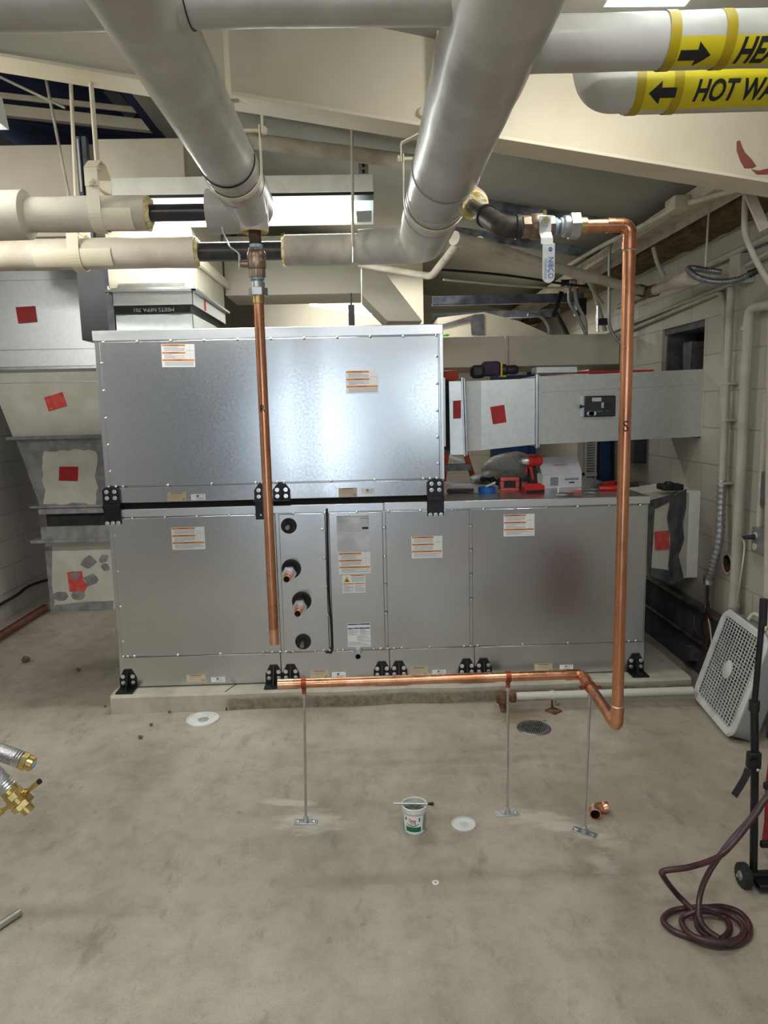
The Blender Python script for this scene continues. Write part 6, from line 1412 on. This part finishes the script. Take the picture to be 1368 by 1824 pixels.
q = mb('black_steel').cyl((wx + .02, wy, .0375), (wx + .40, wy, .0375), .010, n=12); q.box(wx + .03, wx + .40, wy - .05, wy + .03, .015, .035); q.build('axle', None, ht, bevel=.004)
xr1 = U(1349, 1300, Y=2.1).x
HT = [V((U(1345, 1560, Y=wy).x, wy + .01, .03)), V((U(1349, 1400, Y=wy).x, wy + .02, .4)), V((U(1353, 1262, Y=wy).x, wy + .03, U(1353, 1262, Y=wy).z))]
q = mb('black_steel').tube(HT, .012, 14); q.tube([HT[2], (U(1362, 1080, Y=2.1).x, wy + .04, U(1362, 1085, Y=2.1).z)], .009, 12); q.build('frame_tube', None, ht)
q = mb('black_plastic').cyl((U(1363, 1068, Y=2.1).x, wy + .04, U(1362, 1068, Y=2.1).z), (U(1361, 1115, Y=2.1).x, wy + .04, U(1361, 1115, Y=2.1).z), .012, n=12); q.build('handle_grip', None, ht); q = mb('black_plastic').cyl(HT[2] - Z_ * .02, HT[2] + Z_ * .012, .016, n=14); q.build('frame_collar', None, ht)
for z in (.13, .33, .50, HT[2].z - .08): q = mb('black_steel').box(wx + .055, wx + .42, wy - .002, wy + .012, z, z + .022); q.build('crossbar', None, ht, bevel=.003)
rb = mb('red_fabric').box(U(1363, 1400, Y=wy + .15).x, wx + .42, wy + .045, wy + .15, .06, HT[2].z - .06); bmesh.ops.subdivide_edges(rb.bm, edges=rb.bm.edges, cuts=6, use_grid_fill=True); rb.jitter(.012, 6); tag(rb.build('red_bag'), 'red fabric bag standing on the hand truck at the right edge', 'bag')
st = thing('webbing_strap', 'black webbing strap end dangling from the hand truck', 'strap', (wx, wy + .05, .45))
P = smooth_path([(HT[1].x, wy + .0, U(1352, 1365, Y=2.05).z), U(1340, 1362, Y=2.05), U(1334, 1368, Y=2.03), U(1328, 1385, Y=2.02), U(1308, 1418, Y=2.0)], 6); q = mb('black_rubber')
for a, b_ in zip(P, P[1:]):
    d = (b_ - a).normalized(); s_ = V((d.z, 0, -d.x)).normalized() * .012; q.prism([a - s_, b_ - s_, b_ + s_, a + s_], (0, .003, 0))
q.build('strap_end', None, st); q = mb('black_plastic').box(wx + .005, wx + .045, wy + .005, wy + .03, U(1340, 1368, Y=2.05).z - .02, U(1340, 1360, Y=2.05).z + .02); q.m('zinc').ball((wx + .03, wy, U(1340, 1372, Y=2.05).z - .01), .006); q.build('buckle', 'black_plastic', st, bevel=.004)
# maroon hose
hz = .012
def hf(px, py, z=hz): return U(px, py, Z=z)
path = [U(1400, 1395, Y=1.98), U(1364, 1424, Y=1.97), U(1348, 1448, Y=1.96), U(1310, 1497, Y=1.94), U(1278, 1527, Y=1.92), U(1230, 1544, Y=1.90), U(1184, 1551, Y=1.90), U(1181, 1560, Y=1.90), U(1205, 1592, Z=.07), hf(1236, 1625, .03), hf(1246, 1655), hf(1275, 1675), hf(1308, 1683), hf(1333, 1668), hf(1334, 1645), hf(1315, 1624), hf(1285, 1615, .022), hf(1262, 1616, .034), hf(1228, 1617, .022), hf(1196, 1623), hf(1181, 1638), hf(1195, 1655), hf(1225, 1668), hf(1258, 1673, .02), hf(1285, 1672, .03), hf(1300, 1655, .02), hf(1292, 1635, .018), hf(1268, 1625, .03), hf(1240, 1624, .035), hf(1216, 1634, .02), hf(1218, 1652, .02), hf(1236, 1668, .035), hf(1262, 1676, .036), hf(1295, 1678, .035), hf(1318, 1670, .026), hf(1324, 1652, .022), hf(1305, 1632, .022), hf(1275, 1621, .036), hf(1252, 1622, .022)]
path2 = [U(1400, 1375, Y=1.99), U(1366, 1418, Y=1.98), U(1335, 1460, Y=1.97), U(1300, 1500, Y=1.95), U(1265, 1550, Y=1.93), U(1248, 1590, Y=1.92), hf(1245, 1630, .05), hf(1258, 1655, .036), hf(1282, 1672, .036)]
hs_ = thing('rubber_hose', 'maroon rubber hose coiled loosely on the floor at lower right', 'hose', tuple(hf(1260, 1650, 0)))
q = mb('hose_maroon').tube(smooth_path(path, 8), .0086, 12); q.build('hose_coil', None, hs_); q = mb('hose_maroon').tube(smooth_path(path2, 8), .0086, 12); q.build('hose_tail', None, hs_)

# ================================================================ on the floor
def lid(px, py, r_, label, ctr, th=.012):
    p = U(px, py, Z=.006); t = thing('bucket_lid', label, 'lid', (p.x, p.y, 0))
    q = mb('white_plastic').lathe([(.0001, .0045), (r_ * .88, .0045), (r_ * .90, .010), (r_ * .96, th), (r_, th - .002), (r_, .0006), (.0001, .0006)], (p.x, p.y, 0), (0, 0, 1), 40); q.build('lid_disc', None, t)
    q = mb(ctr).lathe([(.0001, .0012), (r_ * .30, .0012), (r_ * .34, 0)], (p.x + r_ * .05, p.y, .0045), (0, 0, 1), 22); q.jitter(.003, 40); 
    for v_ in q.bm.verts: v_.co.z = max(.0046, min(v_.co.z, .006))
    q.build('residue', None, t)
lid(361, 1281, .082, 'large white bucket lid with grey paste lying beside the pad', 'paste'); lid(826, 1467, .046, 'small white lid beside the flux tub', 'white_dirty', .009)
# tub
p = U(740, 1488, Z=0); tb = thing('flux_tub', 'white plastic tub of soldering flux with red and green print', 'tub', (p.x, p.y + .035, 0)); c = V((p.x, p.y + .035, 0)); h = .105; r0, r1_ = .036, .044
q = mb('white_plastic').lathe([(.0001, .0008), (r0, .0008), (r0 + .001, .004), (r1_, h - .02), (r1_ + .004, h - .018), (r1_ + .004, h), (r1_ + .001, h + .001), (r1_ - .002, h - .002), (r1_ - .003, h - .02), (r0 - .003, .006)], c, (0, 0, 1), 40); q.build('tub_wall', None, tb)
q = mb('flux').cyl(c + Z_ * (h - .03), c + Z_ * (h - .024), r1_ - .0045, n=28); q.jitter(.002, 60); q.build('flux_paste', None, tb)
def rad(z): return r0 + .001 + (r1_ - r0 - .001) * (z - .004) / (h - .024)
def onc(a, z, l_=.0006): return c + V((math.sin(a) * (rad(z) + l_), -math.cos(a) * (rad(z) + l_), z))
def cyl_patch(q, a0, a1, z0, z1, mname, l_=.0006, n=12):
    q.m(mname); v0 = [q.bm.verts.new(onc(a0 + (a1 - a0) * k / n, z0, l_)) for k in range(n + 1)]; v1 = [q.bm.verts.new(onc(a0 + (a1 - a0) * k / n, z1, l_)) for k in range(n + 1)]
    for k in range(n): q.f([v0[k], v0[k + 1], v1[k + 1], v1[k]])
q = mb(); cyl_patch(q, -1.2, 1.5, .006, .078, 'paper_white', .0004, 20); cyl_patch(q, -.95, .55, .014, .034, 'print_green'); cyl_patch(q, .75, 1.45, .012, .076, 'print_grey'); cyl_patch(q, -.95, -.78, .058, .07, 'print_green'); cyl_patch(q, .25, .48, .066, .07, 'print_green'); cyl_patch(q, .31, .42, .055, .066, 'print_green')
def ctext(q, st_, a_mid, zmid, size, mname, width):
    pts, tris = text_mesh(st_, .02, .1); xs_ = [x for x, y in pts]; w0, w1 = min(xs_), max(xs_); q.m(mname)
    vs = [q.bm.verts.new(onc(a_mid + ((x - w0) / (w1 - w0) - .5) * width / rad(zmid), zmid + y * size, .0009)) for x, y in pts]
    for f_ in tris: q.f([vs[i] for i in f_])
ctext(q, 'Oatey', -.25, .060, .020, 'print_red', .028); ctext(q, 'No. 95', -.2, .048, .010, 'ink', .020)
q.m('print_green'); 
for k in range(12):
    a0 = -.25 + (-.55 + 1.1 * k / 12); a1 = a0 + 1.1 / 12; f_ = lambda a: .046 - .010 * math.cos((a + .25) / .6 * 1.5); q.f([q.bm.verts.new(onc(*s_)) for s_ in ((a0, f_(a0)), (a1, f_(a1)), (a1, f_(a1) + .004), (a0, f_(a0) + .004))])
q.build('printed_label', 'paper_white', tb)
q = mb('zinc').tube(smooth_path([c + V((-r1_ - .004, 0, h - .008)), c + V((-r1_ * .7, .03, h - .004)), c + V((0, .052, h - .002)), c + V((r1_ * .7, .03, h - .004)), c + V((r1_ + .004, 0, h - .008))], 6), .0012, 6); q.build('bail_handle', None, tb)
br_ = thing('acid_brush', 'acid brush with a metal handle laid across the flux tub', 'brush', tuple(c + Z_ * (h + .001)))
a = U(701, 1434, Y=c.y); b_ = U(772, 1440, Y=c.y); zb2 = h + .006; a = V((a.x, c.y - .005, zb2)); b_ = V((b_.x, c.y - .018, zb2))
q = mb('tool_grey').cyl(a, a.lerp(b_, .86), .0038, n=12); q.build('brush_handle', None, br_); q = mb('bristle').tube([a.lerp(b_, .85), a.lerp(b_, .92), b_], [.004, .006, .0065], 12); q.build('bristles', None, br_)
# copper elbow
p = U(1068, 1442, Z=.02); q = mb('copper_clean'); c = V((p.x, p.y, .0235)); P = bend_path([c + V((-.028, -.035, 0)), c + V((-.018, .012, 0)), c + V((.036, .012, 0))], .028, 10)
q.pipe(P, .0195, .0178, 24)
for a, b_ in ((0, 1), (-1, -2)): d = (P[b_] - P[a]).normalized(); q.lathe([(.0195, -.0), (.0215, .001), (.0215, .020), (.0195, .023)], P[a], d, 24, closed=True)
q.m('shade_black').cyl(P[len(P) // 2] - (P[len(P) // 2 + 1] - P[len(P) // 2]) * .3, P[len(P) // 2], .0177, n=20); lo_z = min(v_.co.z for v_ in q.bm.verts)
for v_ in q.bm.verts: v_.co.z += -lo_z + .0005
tag(q.build('copper_elbow', 'copper_clean'), 'loose shiny copper elbow lying on the floor', 'pipe fitting')
p = U(776, 1573, Z=0); q = mb('ring_white').lathe([(.005, .0005), (.0115, .0005), (.0115, .003), (.005, .003)], (p.x, p.y, 0), (0, 0, 1), 24, closed=True); tag(q.build('washer'), 'small white washer alone on the open floor', 'washer')
p = U(36, 1624, Z=.012); d = (U(0, 1648, Z=.012) - p).normalized(); q = mb('tool_grey').pipe([p, p + d * .30], .0115, .0098, 18); tag(q.build('metal_tube'), 'short bright metal tube lying at the lower left edge', 'tube')
for (x, y, s, lab) in ((187, 1260, .006, 'dark hex nut on the floor near the left pad corner'), (301, 1270, .007, 'small screw head standing at the foot of the pad'), (249, 1316, .010, 'flat grey metal scrap left of the large bucket lid'), (268, 1293, .008, 'small greyish scrap above the flat one near the pad'), (44, 1180, .022, 'crumpled dark scrap on the shaded floor at left'), (138, 1196, .012, 'small pale scrap on the shaded floor left of the unit'), (990, 1256, .012, 'zinc bolt by the drain pipe foot'), (968, 1284, .008, 'zinc screw beside the drain grate'), (537, 1242, .008, 'zinc bolt on the pad face below the copper end'), (523, 1231, .009, 'grey nut on the pad edge below the copper end')):
    z = .098 if False else 0
    p = U(x, y, Z=0); q = mb(('debris' if 'scrap' in lab else 'steel_dull') if 'zinc' not in lab else 'zinc')
    if 'pad edge' in lab or 'pad face' in lab: p = V((U(x, y, Y=3.60).x, 3.605, .099)); 
    q.cyl(p + Z_ * .0005, p + V((s * .6, 0, s * .9)), s, n=6); q.ball(p + V((s, s * .3, s * .5)), s * .6, 6); q.jitter(s * .25, 60, x)
    zz = min(v_.co.z for v_ in q.bm.verts); base = p.z + .0003
    for v_ in q.bm.verts: v_.co.z += base - zz
    tag(q.build('metal_scrap' if 'scrap' in lab else ('hex_nut' if 'nut' in lab else 'loose_bolt')), lab, 'scrap' if 'scrap' in lab else 'bolt')

# ================================================================ braided hoses at the left edge
def hose_end(name, label, pts, mains):
    t = thing(name, label, 'hose', tuple(pts[-1]), None); q = mb('braid').tube(smooth_path(pts, 8), .0215, 20); q.build('braided_hose', None, t); return t
YH1 = 1.72
f_ = lambda px, py, Yd=YH1: U(px, py, Y=Yd)
t = hose_end('braided_hose', 'upper braided metal hose with a brass end at the left edge', [f_(-160, 1330), f_(-60, 1325), f_(0, 1340), f_(28, 1350)], None)
a, b_ = f_(28, 1350), f_(64, 1364); dx = (b_ - a).normalized()
q = mb('zinc').tube([a - dx * .004 + dx * k * .0032 for k in range(7)], [.0225 if k % 2 else .0200 for k in range(7)], 20); q.build('ferrule', None, t)
q = mb('brass').cyl(a + dx * .016, a + dx * .030, .0225, n=6); q.cyl(a + dx * .030, a + dx * .046, .0185, n=20); q.m('dope_blue').cyl(a + dx * .044, a + dx * .050, .010, n=12); q.build('brass_end', 'brass', t, bevel=.0008)
YH2 = 1.62; g2 = lambda px, py: U(px, py, Y=YH2)
t = hose_end('braided_hose', 'lower braided metal hose with a brass test fitting at the left edge', [g2(-150, 1335), g2(-60, 1345), g2(-18, 1372), g2(6, 1396)], None)
a, b_ = g2(6, 1396), g2(58, 1450); dx = (b_ - a).normalized(); L = (b_ - a).length
q = mb('zinc').tube([a - dx * .004 + dx * k * .0036 for k in range(7)], [.0225 if k % 2 else .0205 for k in range(7)], 20); q.build('ferrule', None, t)
q = mb('brass'); q.cyl(a + dx * .017, a + dx * .029, .0215, n=20).cyl(a + dx * .029, a + dx * .045, .0235, n=8).cyl(a + dx * .045, a + dx * .060, .020, n=20).cyl(a + dx * .060, a + dx * .074, .0270, n=6).cyl(a + dx * .074, a + dx * .092, .0155, n=20)
q.build('brass_fitting', None, t, bevel=.0008); sd_ = V((dx.z, 0, -dx.x)).normalized(); sd_ = sd_ if sd_.x > 0 else -sd_; m_ = a + dx * .050
for s in (1, -1):
    q = mb('brass').cyl(m_ + sd_ * s * .016, m_ + sd_ * s * .030, .0085, n=10).cyl(m_ + sd_ * s * .030, m_ + sd_ * s * .052, .0055, n=6).cyl(m_ + sd_ * s * .050, m_ + sd_ * s * .066, .0070, n=6); q.m('black_plastic').cyl(m_ + sd_ * s * .066, m_ + sd_ * s * .072, .0065, n=12); q.build('test_port', 'brass', t)
